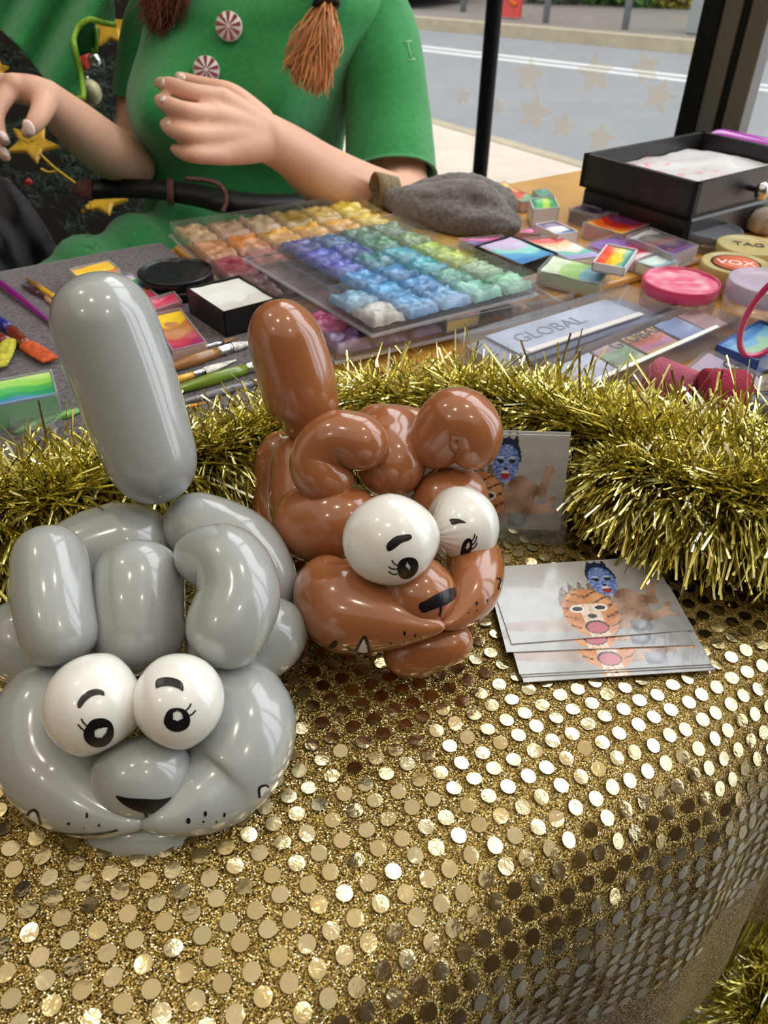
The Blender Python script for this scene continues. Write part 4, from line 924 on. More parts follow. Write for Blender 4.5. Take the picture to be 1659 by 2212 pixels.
bri = lambda nm, c: mat(nm, srgb(*c), .8, noise_s=300, noise_a=.4)
brush((330, 786), (392, 762), (482, 736), (512, 726), 6, hm('pearl_handle', (214, 206, 200)), 'slim pearl-white handled brush, furthest back of the middle bundle', bri('tan_bristle', (150, 110, 70)))
brush((330, 812), (470, 764), (500, 754), (548, 742), 13, hm('brown_handle', (150, 104, 54)), 'thick brown handled brush of the middle bundle', bri('white_bristle', (214, 210, 204)))
brush((340, 834), (416, 808), (440, 800), (510, 776), 8, hm('yellow_handle', (226, 170, 40)), 'yellow handled brush with pale fan bristles of the middle bundle', bri('white_bristle', (214, 210, 204)), tipw=1.6)
brush((330, 862), (530, 800), (556, 792), (592, 782), 13, hm('olive_handle', (112, 136, 36)), 'black and olive handled brush, thickest of the middle bundle', bri('white_bristle', (214, 210, 204)))
b = MB(); 
brush((330, 884), (545, 826), (562, 822), (600, 812), 8, hm('slate_handle', (128, 126, 136)), 'slate grey handled brush in front of the olive one', bri('tan_bristle', (150, 110, 70)))
brush((340, 890), (400, 876), (408, 874), (442, 866), 6, hm('orange_handle', (226, 140, 30)), 'short orange brush tip nearest the tinsel', bri('orange_bristle', (224, 140, 40)))
brush((120, 706), (-10, 604), (-40, 580), (-70, 560), 8, hm('magenta_handle', (130, 24, 120)), 'long magenta handled brush crossing the left edge of the towel', bri('tan_bristle', (150, 110, 70)))
brush((58, 602), (88, 622), (118, 642), (140, 658), 7, hm('brown_handle', (150, 104, 54)), 'dark handled brush with a yellow band, beside the tall grey balloon tip', bri('tan_bristle', (150, 110, 70)), fer=hm('yellow_handle', (226, 170, 40)))
brush((48, 615), (84, 634), (100, 642), (120, 664), 6, hm('plum_handle', (70, 40, 50)), 'plum handled brush just in front of the yellow banded one', bri('tan_bristle', (150, 110, 70)), fer=hm('plum_handle', (70, 40, 50)))
brush((-50, 668), (24, 716), (60, 750), (112, 782), 13, hm('blue_handle', (30, 40, 130)), 'blue handled brush with wide rust and orange bristles at the left', bri('rust_bristle', (186, 76, 24)), flat=1.35, fer=hm('rust_ferrule', (120, 44, 30)))
brush((-120, 690), (-30, 722), (20, 748), (-2, 800), 15, hm('red_handle', (150, 40, 40)), 'wide brush with yellow-green stained bristles cut by the left edge', bri('lime_bristle', (176, 170, 50)), flat=1.25, fer=hm('rust_ferrule', (120, 44, 30)))
brush((30, 935), (80, 915), (150, 892), (190, 878), 10, hm('leaf_handle', (110, 170, 80)), 'stubby green handled brush beside the clear pot at the left', bri('leaf_bristle', (130, 180, 110)), fer=hm('leaf_handle', (110, 170, 80)))

# ================================================================== THE PERSON
def PY(x, y, Y):
    v = fw+RT*((x-829.5)/FPX)-UP*((y-1106)/FPX); return CP+v*((Y-CP.y)/v.y)
def DY(x, y, Y): return (PY(x, y, Y)-CP).dot(fw)
m_skin = mat('skin', srgb(222, 172, 146), .48, sss=.25, noise_s=25, noise_a=.06)
m_green = mat('green_fleece', srgb(42, 142, 74), .92, noise_s=140, noise_a=.12, bump=.5, bump_s=700, sheen=.35)
m_green2 = mat('green_felt', srgb(36, 132, 66), .92, noise_s=140, noise_a=.14, bump=.5, bump_s=700, sheen=.3)
pp = thing('person', 'seated person in a green elf tunic with auburn ponytail, hands raised over the paints', 'person', (-.22, 1.22, 0))
def Cr(x, y, d_, r): return (P(x, y, d_), r*d_/FPX)
def CY(x, y, Y, r): d_ = DY(x, y, Y); return (PY(x, y, Y), r*d_/FPX)
ch_ = []
hipc = Vector((-.20, 1.24, .60)); 
ch_.append([(hipc, .085), (PY(500, 400, 1.21), .080), (PY(540, 200, 1.20), .095), (PY(580, 20, 1.22), .085), (PY(600, -60, 1.22), .05)])
nk = PY(600, -60, 1.22); hd = nk+Vector((-.01, -.02, .20))
ch_.append([(nk, .046), (nk+Vector((0, -.005, .09)), .043), (hd-Vector((0, 0, .04)), .06)])
ch_.append([(hd+Vector((0, 0, -.045)), .058), (hd, .078), (hd+Vector((0, .01, .045)), .080)])
ch_.append([(hd+Vector((-.004, -.062, -.015)), .012), (hd+Vector((-.007, -.088, -.022)), .011)])      # nose
for sx_ in (-1, 1): ch_.append([(hd+Vector((sx_*.078, .01, -.01)), .014), (hd+Vector((sx_*.084, .014, .01)), .011)])   # ears
ch_.append([(PY(470, 30, 1.22), .045), (PY(700, 30, 1.22), .045)])
# arm on the right of the picture, hand held up palm inwards
sh = PY(780, 60, 1.21)
ch_.append([(sh, .040), (PY(842, 220, 1.16), .040), (P(862, 395, 1.04), .038), (P(862, 440, 1.0), .038)])
ch_.append([Cr(866, 446, .995, 62), Cr(790, 425, .955, 66), Cr(700, 382, .905, 64), Cr(632, 330, .855, 53), Cr(580, 300, .82, 50)])
wr = (580, 298, .82)
mc = [(478, 216, .785, 27), (466, 252, .778, 27), (466, 296, .778, 26), (478, 334, .782, 23)]
for x, y, d_, r in mc: ch_.append([Cr(588, 300, .822, 44), Cr((588+x)/2, (300+y)/2, (.82+d_)/2, 36), Cr(x, y, d_, r)])
fing = [[(478, 214, .784, 24), (412, 200, .77, 20), (372, 186, .775, 18), (346, 180, .79, 13)],
        [(466, 252, .777, 24), (400, 240, .758, 20), (362, 226, .765, 18), (345, 216, .78, 13)],
        [(466, 296, .777, 23), (405, 290, .760, 19), (372, 280, .767, 17), (356, 268, .78, 12)],
        [(480, 336, .781, 20), (425, 336, .768, 17), (395, 330, .773, 15), (378, 322, .785, 11)]]
for f_ in fing: ch_.append([Cr(*q) for q in f_])
ch_.append([Cr(560, 262, .83, 34), Cr(502, 206, .815, 24), Cr(440, 184, .812, 17), Cr(388, 168, .815, 13)])
# the other arm, reaching left with the hand drooping
ch_.append([(PY(370, 50, 1.25), .040), (PY(316, 200, 1.24), .036), (P(298, 310, 1.12), .036), (P(280, 350, 1.07), .034)])
ch_.append([Cr(284, 352, 1.07, 52), Cr(228, 322, 1.0, 56), Cr(160, 266, .92, 50), Cr(100, 212, .87, 38)])
for x, y, d_, r in [(30, 184, .85, 25), (6, 186, .855, 25), (-20, 190, .865, 24), (-44, 200, .875, 22)]:
    ch_.append([Cr(100, 208, .87, 34), Cr(50, 192, .858, 30), Cr(x, y, d_, r)])
ch_.append([Cr(98, 206, .868, 28), Cr(92, 236, .85, 24), Cr(74, 268, .84, 19), Cr(58, 286, .838, 13)])
for f_ in [[(24, 190, .85, 21), (-6, 240, .84, 18), (-4, 280, .842, 16), (10, 304, .845, 12)], [(-8, 196, .858, 21), (-34, 260, .852, 17), (-16, 310, .855, 15), (12, 338, .86, 12)],
           [(-30, 200, .867, 20), (-62, 260, .865, 17), (-50, 310, .868, 14), (-26, 334, .87, 11)], [(-50, 208, .876, 18), (-86, 262, .876, 15), (-80, 300, .878, 13), (-60, 322, .88, 10)]]: ch_.append([Cr(*q) for q in f_])
# legs, seated, turned to the left
for dx in (0, 1):
    h_ = hipc+Vector((-.06+.13*dx, -.02, -.03)); kn_ = P(190, 712, 1.0) if dx == 0 else P(430, 880, 1.02); an = kn_+Vector((-.02, .12, -.46))
    ch_.append([(h_, .082), (h_.lerp(kn_, .5), .066), (kn_, .050)]); ch_.append([(kn_, .055), (kn_.lerp(an, .4), .05), (an, .033)])
    ch_.append([(an, .033), (an+Vector((-.05, -.10, -.045)), .030), (an+Vector((-.07, -.16, -.065)), .022)])
body = blob('body', ch_, m_skin, pp, .0026, 3)
# fingernails
m_nail = mat('nail_gloss', srgb(240, 214, 204), .12, coat=1)
def nail(x, y, r, rot=0, asp=1.5):
    h = rayhit(BV[body.name], x, y)
    if h[0] is None: return
    mt = Matrix.Translation(h[0]) @ h[1].to_track_quat('Z', 'Y').to_matrix().to_4x4() @ Matrix.Rotation(rot, 4, 'Z')
    b = MB(); b.lathe([(.0001, .0009), (r*.6, .0007), (r, .0000), (r*.98, -.0006)][::-1], 16, mt, sx=1, sy=asp); b.obj('fingernail', m_nail, body, world=False) if False else None
    o = b.obj('fingernail', m_nail, None); o.data.transform(Matrix.Translation(-Vector(pp.location))); o.parent = body
for q in ((62, 276, .0058, .4), (390, 166, .0042, 1.2), (350, 178, .0038, 1.2), (350, 213, .0038, 1.2), (362, 264, .0036, 1.2), (9, 294, .0042, .3), (10, 328, .004, .3)): nail(*q)
# face (above the frame)
m_eye = mat('eye_white', (.85, .85, .85), .2); m_lip = mat('lips', srgb(186, 92, 90), .4); m_hair = mat('auburn_hair', srgb(196, 128, 72), .42, noise_s=60, noise_a=.3)
for sx_ in (-1, 1):
    b = MB(); b.lathe([(.0115*math.sin(math.pi*k/10)+1e-5, -.0115*math.cos(math.pi*k/10)) for k in range(11)], 16, Matrix.Translation(hd+Vector((sx_*.03, -.066, .008)))); e_ = b.obj('eye', m_eye, None); e_.data.transform(Matrix.Translation(-Vector(pp.location))); e_.parent = body
b = MB(); b.lathe([(.001, -.004), (.02, 0), (.001, .004)], 20, Matrix.Translation(hd+Vector((-.005, -.066, -.052))), sy=.5); e_ = b.obj('lips', m_lip, None); e_.data.transform(Matrix.Translation(-Vector(pp.location))); e_.parent = body

# tunic: rings lofted down the body
rows = [(-62, 540, 665, .05, 0), (-42, 440, 770, .07, 0), (-20, 372, 830, .085, 0), (10, 336, 842, .10, 0), (50, 318, 830, .11, 0), (100, 308, 800, .12, .012), (150, 294, 772, .125, .03), (195, 286, 760, .125, .036), (240, 290, 754, .12, .03), (290, 303, 746, .11, .010), (340, 316, 738, .10, 0), (390, 322, 728, .097, 0), (430, 318, 726, .105, 0), (480, 300, 736, .12, 0), (540, 280, 750, .14, 0), (600, 262, 764, .15, 0)]
sm = spline([(a, b_, c_, d_, e_) for a, b_, c_, d_, e_ in rows], 110); vs = []; fs = []; ns_ = 72
for y, xl, xr, th, bu in sm:
    l_, r_ = PY(xl, y, 1.21), PY(xr, y, 1.21); c = (l_+r_)/2; hw = (r_-l_)/2; z_ = c.z
    for k in range(ns_):
        a = 2*math.pi*k/ns_; ca, sa = math.cos(a), math.sin(a)
        x_ = abs(ca)**.85*math.copysign(1, ca); y_ = abs(sa)**.85*math.copysign(1, sa)
        p = c+hw*x_+Vector((0, -1, 0))*th*y_
        if sa > 0: p += Vector((-.1, -1, 0))*bu*(math.exp(-((ca-.42)/.30)**2)+math.exp(-((ca+.52)/.30)**2)*1.1)*1.35
        w = noise.noise(Vector((p.x*7, z_*9, 3.3)))*.006+.004*math.sin(z_*70+ca*5)*max(0, 1-abs((y-400)/70))
        vs.append(p+Vector((0, -w, 0)))
n_ = len(sm)
for j in range(n_-1):
    for k in range(ns_): fs.append((j*ns_+k, j*ns_+(k+1) % ns_, (j+1)*ns_+(k+1) % ns_, (j+1)*ns_+k))
fs.append(tuple(range(ns_)))
tun = mo('tunic', vs, fs, m_green, pp); BV['tunic'] = BVHTree.FromPolygons(vs, fs)
# sleeves with a turned hem
def sleeve(ctrl, parent, flat=.8):
    c = [(*CY(x, y, Y, r)[0], CY(x, y, Y, r)[1]) for x, y, Y, r in ctrl]; sm = spline(c, 40); vs = []; n = 40
    path = list(range(41)); pr = [(sm[i][:3], sm[i][3], i) for i in path]
    e = pr[-1]; pr.append((e[0], e[1]*1.02, 40)); pr.append((e[0], e[1]*.955, 40))
    for i in range(39, 26, -1): pr.append((sm[i][:3], sm[i][3]*.93, i))
    for p, r, i in pr:
        p = Vector(p); t_ = (Vector(sm[min(40, i+1)][:3])-Vector(sm[max(0, i-1)][:3])).normalized(); X = Vector((1, 0, 0)); X = (X-t_*X.dot(t_)).normalized(); Y_ = t_.cross(X)
        for k in range(n):
            a = 2*math.pi*k/n; w = 1+.03*noise.noise(Vector((math.cos(a)*2, math.sin(a)*2, i*.12)))+.008*(abs(i-36.5) < .8)
            vs.append(p+(X*math.cos(a)+Y_*math.sin(a)*flat)*r*w)
    fs = [(j*n+k, j*n+(k+1) % n, (j+1)*n+(k+1) % n, (j+1)*n+k) for j in range(len(pr)-1) for k in range(n)]; fs.append(tuple(range(n)))
    o = mo('sleeve', vs, fs, m_green, parent); BV[o.name] = BVHTree.FromPolygons(vs, fs); return o
slR = sleeve([(730, -40, 1.21, 50), (786, 8, 1.21, 76), (812, 60, 1.20, 84), (828, 150, 1.17, 88), (838, 260, 1.14, 93), (846, 384, 1.09, 98)], tun, .92)
slL = sleeve([(400, -30, 1.24, 50), (352, 30, 1.25, 66), (326, 110, 1.25, 68), (306, 225, 1.23, 62)], tun, .95)
# lap of the tunic
lap = blob('tunic_skirt', [[(hipc+Vector((-.07, .0, 0)), .12), (P(440, 555, 1.15), .092), (P(310, 615, 1.08), .085), (P(175, 675, 1.0), .078)], [(hipc+Vector((.08, 0, 0)), .12), (P(620, 690, 1.15), .088), (P(520, 790, 1.08), .082), (P(420, 880, 1.02), .075)]], m_green2, pp, .006, 8)
for v in lap.data.vertices:
    w = v.co+Vector(pp.location); v.co += v.normal*(.008*math.sin(w.x*60+w.y*45)+.006*noise.noise(w*15))
# peppermint buttons
m_cr = mat('mint_crimson', srgb(140, 30, 66), .3, coat=.5); m_cw = mat('mint_white', srgb(238, 226, 222), .3, coat=.5)
for x, y, r in ((497, 60, 29), (447, 154, 28)):
    h = rayhit(BV['tunic'], x, y); nr = h[1] if h[1].dot(CP-h[0]) > 0 else -h[1]; R = r*(h[0]-CP).dot(fw)/FPX; nr = (nr+Vector((0, -1, .3))).normalized()
    mt = Matrix.Translation(h[0]+nr*.004) @ nr.to_track_quat('Z', 'Y').to_matrix().to_4x4(); b = MB(); b.lathe([(R*.9, -.004), (R, -.001), (R, .003), (R*.93, .0045), (.0002, .0046)], 36, mt)
    bt = b.obj('peppermint_button', m_cw, None); bt.data.transform(Matrix.Translation(-Vector(pp.location))); bt.parent = tun
    b = MB()
    for k in range(9):
        a0 = 2*math.pi*k/9; pts_ = []
        for q in range(4): a = a0+q*.115; pts_.append(mt @ Vector((R*.95*math.cos(a), R*.95*math.sin(a), .0050)))
        c_ = mt @ Vector((R*.14*math.cos(a0), R*.14*math.sin(a0), .0050)); c2 = mt @ Vector((R*.14*math.cos(a0+.34), R*.14*math.sin(a0+.34), .0050)); b.add([c_]+pts_+[c2], [(0, 1, 2, 3, 4, 5)])
    w_ = b.obj('crimson_swirl', m_cr, None, smooth=False); w_.data.transform(Matrix.Translation(-Vector(pp.location))); w_.parent = tun
# pale stitched mark on the sleeve
m_st = mat('pale_thread', srgb(150, 205, 160), .8)
stv = []
for seg_ in ([(872, 92), (889, 88)], [(880, 92), (884, 112), (888, 128)], [(880, 131), (896, 128)]):
    pts_ = [rayhit(BV[slR.name], *q) for q in seg_]; pts_ = [h[0]+h[1]*.0006*(1 if h[1].dot(CP-h[0]) > 0 else -1) for h in pts_ if h[0] is not None]
    if len(pts_) > 1: stv.append(pts_)
if stv:
    b = MB(); [b.tube(q, .0008, 6) for q in stv]; w_ = b.obj('stitched_mark', m_st, None); w_.data.transform(Matrix.Translation(-Vector(pp.location))); w_.parent = tun
# belt: broad black strap with sparkling reddish trims and rounded end
m_strap = mat('black_strap', srgb(10, 9, 12), .5); m_glit = mat('dark_glitter_trim', srgb(112, 74, 72), .35, .6, noise_s=500, noise_a=.8, bump=.8, bump_s=900)
def ribbon(ctrl, m, parent, name, thick=.004, nn_=60):
    sm = spline(ctrl, nn_); vs = []
    for x, y, d_, hw in sm:
        for dy in (-hw, hw):
            p = P(x, y+dy, d_); vs += [p, p+fw*thick]
    fs = []
    for j in range(nn_):
        a, c = j*4, (j+1)*4
        for q in ((0, 2), (2, 3), (3, 1), (1, 0)): fs.append((a+q[0], a+q[1], c+q[1], c+q[0]))
    fs += [(0, 1, 3, 2), (nn_*4, nn_*4+2, nn_*4+3, nn_*4+1)]
    return mo(name, vs, fs, m, parent)
belt = ribbon([(196, 408, 1.03, 21), (260, 406, 1.025, 20), (330, 408, 1.02, 20), (380, 414, 1.01, 22), (430, 422, .995, 24), (478, 432, .985, 25), (560, 440, .985, 22), (700, 436, 1.02, 20)], m_strap, pp, 'belt')
w_ = ribbon([(155, 412, 1.031, 6), (166, 408, 1.03, 17), (182, 409, 1.029, 21), (198, 409, 1.028, 22)], m_glit, None, 'belt_tip', .005, 20); w_.data.transform(Matrix.Translation(-Vector(pp.location))); w_.parent = belt
w_ = ribbon([(360, 411, 1.011, 27), (367, 412, 1.009, 27), (374, 413, 1.007, 27)], m_glit, None, 'belt_keeper', .007, 6); w_.data.transform(Matrix.Translation(-Vector(pp.location))); w_.parent = belt
b = MB(); b.tube([P(x, y, .972) for x, y in spline([(400, 386), (440, 389), (470, 397), (486, 415), (488, 440), (480, 458)], 24)], .0030, 10); w_ = b.obj('buckle', m_glit, None); w_.data.transform(Matrix.Translation(-Vector(pp.location))); w_.parent = belt
# hair: crown, the tied tail and the loose side lock
b = MB(); b.lathe([(.093*math.sin(math.pi*k/14)+1e-5, -.098*math.cos(math.pi*k/14)) for k in range(15)], 28, Matrix.Translation(hd+Vector((0, .028, .030))))
hr = b.obj('hair', m_hair, pp)
def strands(start, ends, count, spread0, spread1, seed, name, mid=None, rad=.0011, m=m_hair):
    rg = random.Random(seed); b = MB()
    for k in range(count):
        s_ = start+Vector([rg.gauss(0, spread0) for _ in range(3)]); f = rg.random()*(len(ends)-1); i = min(int(f), len(ends)-2)
        e_ = ends[i].lerp(ends[i+1], f-i)+Vector([rg.gauss(0, spread1) for _ in range(3)]); mm = (s_.lerp(e_, .5) if mid is None else s_.lerp(e_, .5)+mid)+Vector([rg.gauss(0, spread1*1.5) for _ in range(3)])
        sm = spline([tuple(s_), tuple(mm), tuple(e_)], 8); b.tube([q[:3] for q in sm], [rad*(1-.75*(q/8)**2) for q in range(9)], 4, caps=False)
    o = b.obj(name, m, None); o.data.transform(Matrix.Translation(-Vector(pp.location))); o.parent = hr; return o
dh = .90
strands(P(704, 12, dh), [P(618, 138, dh), P(640, 175, dh), P(676, 198, dh), P(706, 190, dh), P(722, 130, dh)], 420, .0035, .004, 5, 'ponytail', rad=.0013)
strands(P(720, -120, .96), [P(695, 6, dh), P(714, 14, dh)], 200, .014, .0035, 6, 'ponytail', rad=.0013)
b = MB(); b.tube([P(704, 10, dh)+RT*(.0125*math.cos(a))+fw*(.011*math.sin(a))+UP*(.003*math.cos(a)) for a in [2*math.pi*k/24 for k in range(25)]], .0042, 10); w_ = b.obj('hair_tie', m_blk, None); w_.data.transform(Matrix.Translation(-Vector(pp.location))); w_.parent = hr
m_hair2 = mat('dark_auburn_hair', srgb(110, 50, 22), .45, noise_s=60, noise_a=.3)
strands(P(390, -160, .97), [P(316, 30, .97), P(340, 75, .97), P(362, 40, .95), P(395, -10, .94)], 500, .022, .008, 7, 'side_lock', m=m_hair2)
# stool under the person
t = thing('stool', 'low stool the person in green sits on', 'stool', (hipc.x, hipc.y+.02, 0)); b = MB(); b.lathe([(.15, .44), (.155, .45), (.155, .47), (.14, .475)], 32, Matrix.Translation((hipc.x, hipc.y+.02, 0))); b.obj('seat', m_blk, t)
for k in range(4): a = math.pi/4+k*math.pi/2; b = MB(); b.tube([Vector((hipc.x+.11*math.cos(a), hipc.y+.02+.11*math.sin(a), .44)), Vector((hipc.x+.15*math.cos(a), hipc.y+.02+.15*math.sin(a), 0))], .011, 8); b.obj('leg', m_metal, t)

# ================================================================== LEFT BACKGROUND
def sheet(name, poly, dfn, m, parent, thick=.002, st=9):
    bm = bmesh.new(); vv = [bm.verts.new((x, y, 0)) for x, y in poly]; ed = [bm.edges.new((vv[i], vv[(i+1) % len(vv)])) for i in range(len(vv))]
    bmesh.ops.triangle_fill(bm, use_beauty=True, edges=ed)
    for ax in (0, 1):
        k = min(p[ax] for p in poly)+st; mx_ = max(p[ax] for p in poly)
        while k < mx_:
            co = (k, 0, 0) if ax == 0 else (0, k, 0); no = (1, 0, 0) if ax == 0 else (0, 1, 0)
            bmesh.ops.bisect_plane(bm, geom=bm.verts[:]+bm.edges[:]+bm.faces[:], plane_co=co, plane_no=no); k += st
    bm.verts.index_update(); vs = [P(v.co.x, v.co.y, dfn(v.co.x, v.co.y)) for v in bm.verts]; fs = [tuple(v.index for v in f.verts) for f in bm.faces]; bm.free()
    o = mo(name, vs, fs, m, parent); sd = o.modifiers.new('thickness', 'SOLIDIFY'); sd.thickness = thick; return o
fold = lambda x, y: 1.0+.014*math.sin((x+.55*y)*.052)+.010*math.sin((x-.2*y)*.021+1)
t = thing('costume', 'green felt costume cloth with yellow-green piped scalloped hem hanging at top left', 'costume', P(60, -330, 1.0))
sheet('felt', [(-180, -380), (244, -380), (243, 0), (249, 54), (222, 49), (195, 42), (178, 50), (167, 62), (160, 85), (163, 108), (168, 132), (176, 165), (181, 206), (152, 208), (120, 192), (108, 184), (87, 156), (33, 93), (0, 63), (-180, -40)], fold, m_green, t)
sheet('inner_felt', [(165, 40), (206, 40), (207, 108), (190, 116), (168, 122)], lambda x, y: 1.05, m_green2, t)
m_trim = mat('yellow_green_piping', srgb(150, 200, 60), .5, noise_s=300, noise_a=.3)
b = MB(); b.tube([P(x, y, fold(x, y)-.003) for x, y in spline([(249, 54), (222, 49), (195, 42), (178, 50), (167, 62), (160, 85), (163, 108), (168, 132), (176, 165), (181, 208), (170, 211)], 60)], .0034, 8); b.tube([P(x, y, 1.048) for x, y in spline([(207, 60), (209, 90), (207, 112), (198, 108)], 12)], .0028, 8); b.obj('piping', m_trim, t)
# christmas tree
m_need = mat('dark_fir', srgb(30, 52, 34), .6, noise_s=8, noise_a=.4); m_bark = mat('bark', srgb(60, 44, 32), .9)
tc_ = Vector((-.78, 1.52, 0)); t = thing('christmas_tree', 'dark green christmas tree with yellow stars and baubles behind the person', 'tree', tc_)
b = MB(); b.tube([tc_, tc_+Vector((0, 0, 2.1))], [.035, .008], 10); b.obj('trunk', m_bark, t)
b = MB(); rg = random.Random(21)
for k in range(1300):
    z = .1+1.95*rg.random()**1.25; a = rg.uniform(0, 2*math.pi); R = .46*(1-z/2.2)+.04; r_1 = R*rg.uniform(.35, 1)
    o_ = tc_+Vector((math.cos(a)*r_1, math.sin(a)*r_1, z)); dr = Vector((math.cos(a), math.sin(a), rg.uniform(-.35, .25))).normalized(); L_ = rg.uniform(.07, .15)
    for q in range(40):
        p_ = o_+dr*L_*rg.random(); nd = (dr*.6+Vector([rg.gauss(0, .6) for _ in range(3)])).normalized(); w = nd.orthogonal()*.0011; l2 = rg.uniform(.014, .028)
        b.add([p_-w, p_+w, p_+nd*l2], [(0, 1, 2)])
b.obj('foliage', m_need, t, smooth=False)
m_star = mat('yellow_star_felt', srgb(226, 172, 36), .5, coat=.2, noise_s=40, noise_a=.2)
def star(x, y, d_, r, rot, label, tilt=(0, 0), sq=1):
    c = P(x, y, d_); R = r*d_/FPX; q = fw.copy(); q = (-q+RT*tilt[0]+UP*tilt[1]).normalized(); mt = Matrix.Translation(c) @ q.to_track_quat('Z', 'Y').to_matrix().to_4x4() @ Matrix.Rotation(rot, 4, 'Z'); vs = []
    for k in range(10): a = math.pi*k/5; rr_ = R if k % 2 == 0 else R*.48; vs.append((rr_*math.cos(a), rr_*math.sin(a)*sq))
    v3 = [mt @ Vector((x_, y_, z_)) for z_ in (-.004, .004) for x_, y_ in vs]; n = 10
    o = mo('star_ornament', v3, [tuple(range(9, -1, -1)), tuple(range(10, 20))]+[(i, (i+1) % n, n+(i+1) % n, n+i) for i in range(n)], m_star, None, False, loc=tuple(c)); bevel(o, .003); tag(o, label, 'ornament', None)
star(236, 62, 1.26, 46, .4, 'yellow star ornament behind the corner of the green felt hem')
star(70, 310, 1.28, 58, 1.0, 'yellow star ornament hanging below the drooping hand', (.2, .4))
star(222, 436, 1.30, 56, .2, 'bright yellow star ornament just under the black belt strap', (0, .7))
star(-8, 150, 1.3, 30, .2, 'small yellow star ornament at the far left edge')
def ball(x, y, d_, r, m, label, cap=True):
    c = P(x, y, d_); R = r*d_/FPX; t = thing('bauble', label, 'ornament', c); b = MB(); b.lathe([(R*math.sin(math.pi*k/16)+1e-5, -R*math.cos(math.pi*k/16)) for k in range(17)], 28, Matrix.Translation(c)); b.obj('ball', m, t)
    b = MB(); b.lathe([(R*.2, R*.95), (R*.2, R*1.15), (.001, R*1.16)], 14, Matrix.Translation(c)); b.obj('cap', m_fer, t)
ball(192, 200, 1.20, 27, mat('champagne_glitter', srgb(186, 178, 140), .45, .6, noise_s=400, noise_a=.5, bump=.5, bump_s=700), 'champagne glitter bauble under the tip of the green felt')
ball(204, 130, 1.20, 14, mat('silver_gloss', srgb(210, 210, 214), .12, 1), 'shiny silver bauble between the felt hem and the champagne bauble')
ball(62, 394, 1.25, 8, mat('red_gloss', srgb(190, 20, 30), .2), 'tiny red bauble low on the tree at the left')
c = P(174, 132, 1.22); b = MB(); b.lathe([(.001, -.006), (.016, 0), (.020, .004), (.012, .008), (.001, .009)], 7, Matrix.Translation(c) @ (-fw).to_track_quat('Z', 'Y').to_matrix().to_4x4()); o = b.obj('flower_ornament', mat('red_felt', srgb(206, 60, 40), .7), None, smooth=False, loc=tuple(c)); tag(o, 'red ornament peeking out beside the green felt hem', 'ornament')
b = MB(); rg = random.Random(4)
for ln in ([(88, 335, 1.22), (120, 365, 1.21), (165, 398, 1.22)], [(90, 366, 1.24), (105, 372, 1.24), (118, 370, 1.24)]):
    for q in spline(ln, 26): b.lathe([(.0026*math.sin(math.pi*k/6)+1e-5, -.0026*math.cos(math.pi*k/6)) for k in range(7)], 8, Matrix.Translation(P(*q)))
o = b.obj('bead_chain', mat('gold_beads', srgb(220, 180, 70), .2, 1), None, loc=tuple(P(120, 365, 1.21))); tag(o, 'thin gold bead chain draped on the dark tree', 'ornament')
# dark jacket bottom left
t = thing('jacket', 'dark plum-black jacket bundled beyond the left end of the table', 'jacket', P(20, 560, 1.02)); 
o = sheet('cloth', [(-120, 372), (0, 380), (26, 396), (60, 430), (100, 490), (136, 560), (150, 620), (120, 680), (-120, 700)], lambda x, y: .98+.05*math.sin((x+.3*y)*.03)+.012*math.sin((x-.6*y)*.09), mat('plum_black_cloth', srgb(36, 30, 38), .75, sheen=.2), t, .01)

# ================================================================== OUTSIDE THINGS
# car at the kerb
t = thing('car', 'silver parked car across the street at the top beside the green shoulder', 'car', T(870, 40, -.1)); c = T(880, 42, -.1); fx = Vector((.865, -.5, 0)); sd_ = Vector((.5, .865, 0))
mt = Matrix((fx, sd_, Vector((0, 0, 1)))).transposed().to_4x4(); mt.translation = c+sd_*.95-fx*.3
m_car = mat('silver_car', srgb(120, 122, 124), .25, .6)
prof = [(.35, .22), (.42, .50), (.30, .72), (-.6, .88), (-1.3, 1.38), (-2.9, 1.42), (-3.6, .95), (-3.75, .45), (-3.6, .22)]
b = MB(); n = len(prof); vs = [mt @ Vector((x, s_*(.85-.16*max(0, z-.9)), z)) for s_ in (-1, 1) for x, z in prof]
b.add(vs, [tuple(range(n)), tuple(range(2*n-1, n-1, -1))]+[(i, i+n, (i+1) % n+n, (i+1) % n) for i in range(n)]); bevel(b.obj('car_body', m_car, t, smooth=False), .05, 3)
for x in (-.45, -2.95):
    for s_ in (-1, 1): b = MB(); b.lathe([(.20, -.1), (.32, -.09), (.32, .09), (.20, .1)], 24, mt @ Matrix.Translation((x, s_*.78, .32)) @ Matrix.Rotation(math.pi/2, 4, 'X')); b.obj('wheel', m_blk, t)
b = MB(); b.box((.30, -.6, .25), (.44, .6, .42), mt=mt); b.obj('bumper', m_blk, t, smooth=False)
for s_ in (-.62, .62): b = MB(); b.box((.34, s_-.14, .50), (.42, s_+.14, .64), mt=mt); b.obj('headlight', m_wht, t, smooth=False)
b = MB(); b.add([mt @ Vector(q) for q in ((-.62, -.72, .91), (-.62, .72, .91), (-1.27, .66, 1.36), (-1.27, -.66, 1.36))], [(0, 1, 2, 3)]); b.obj('windscreen', m_win, t, smooth=False)
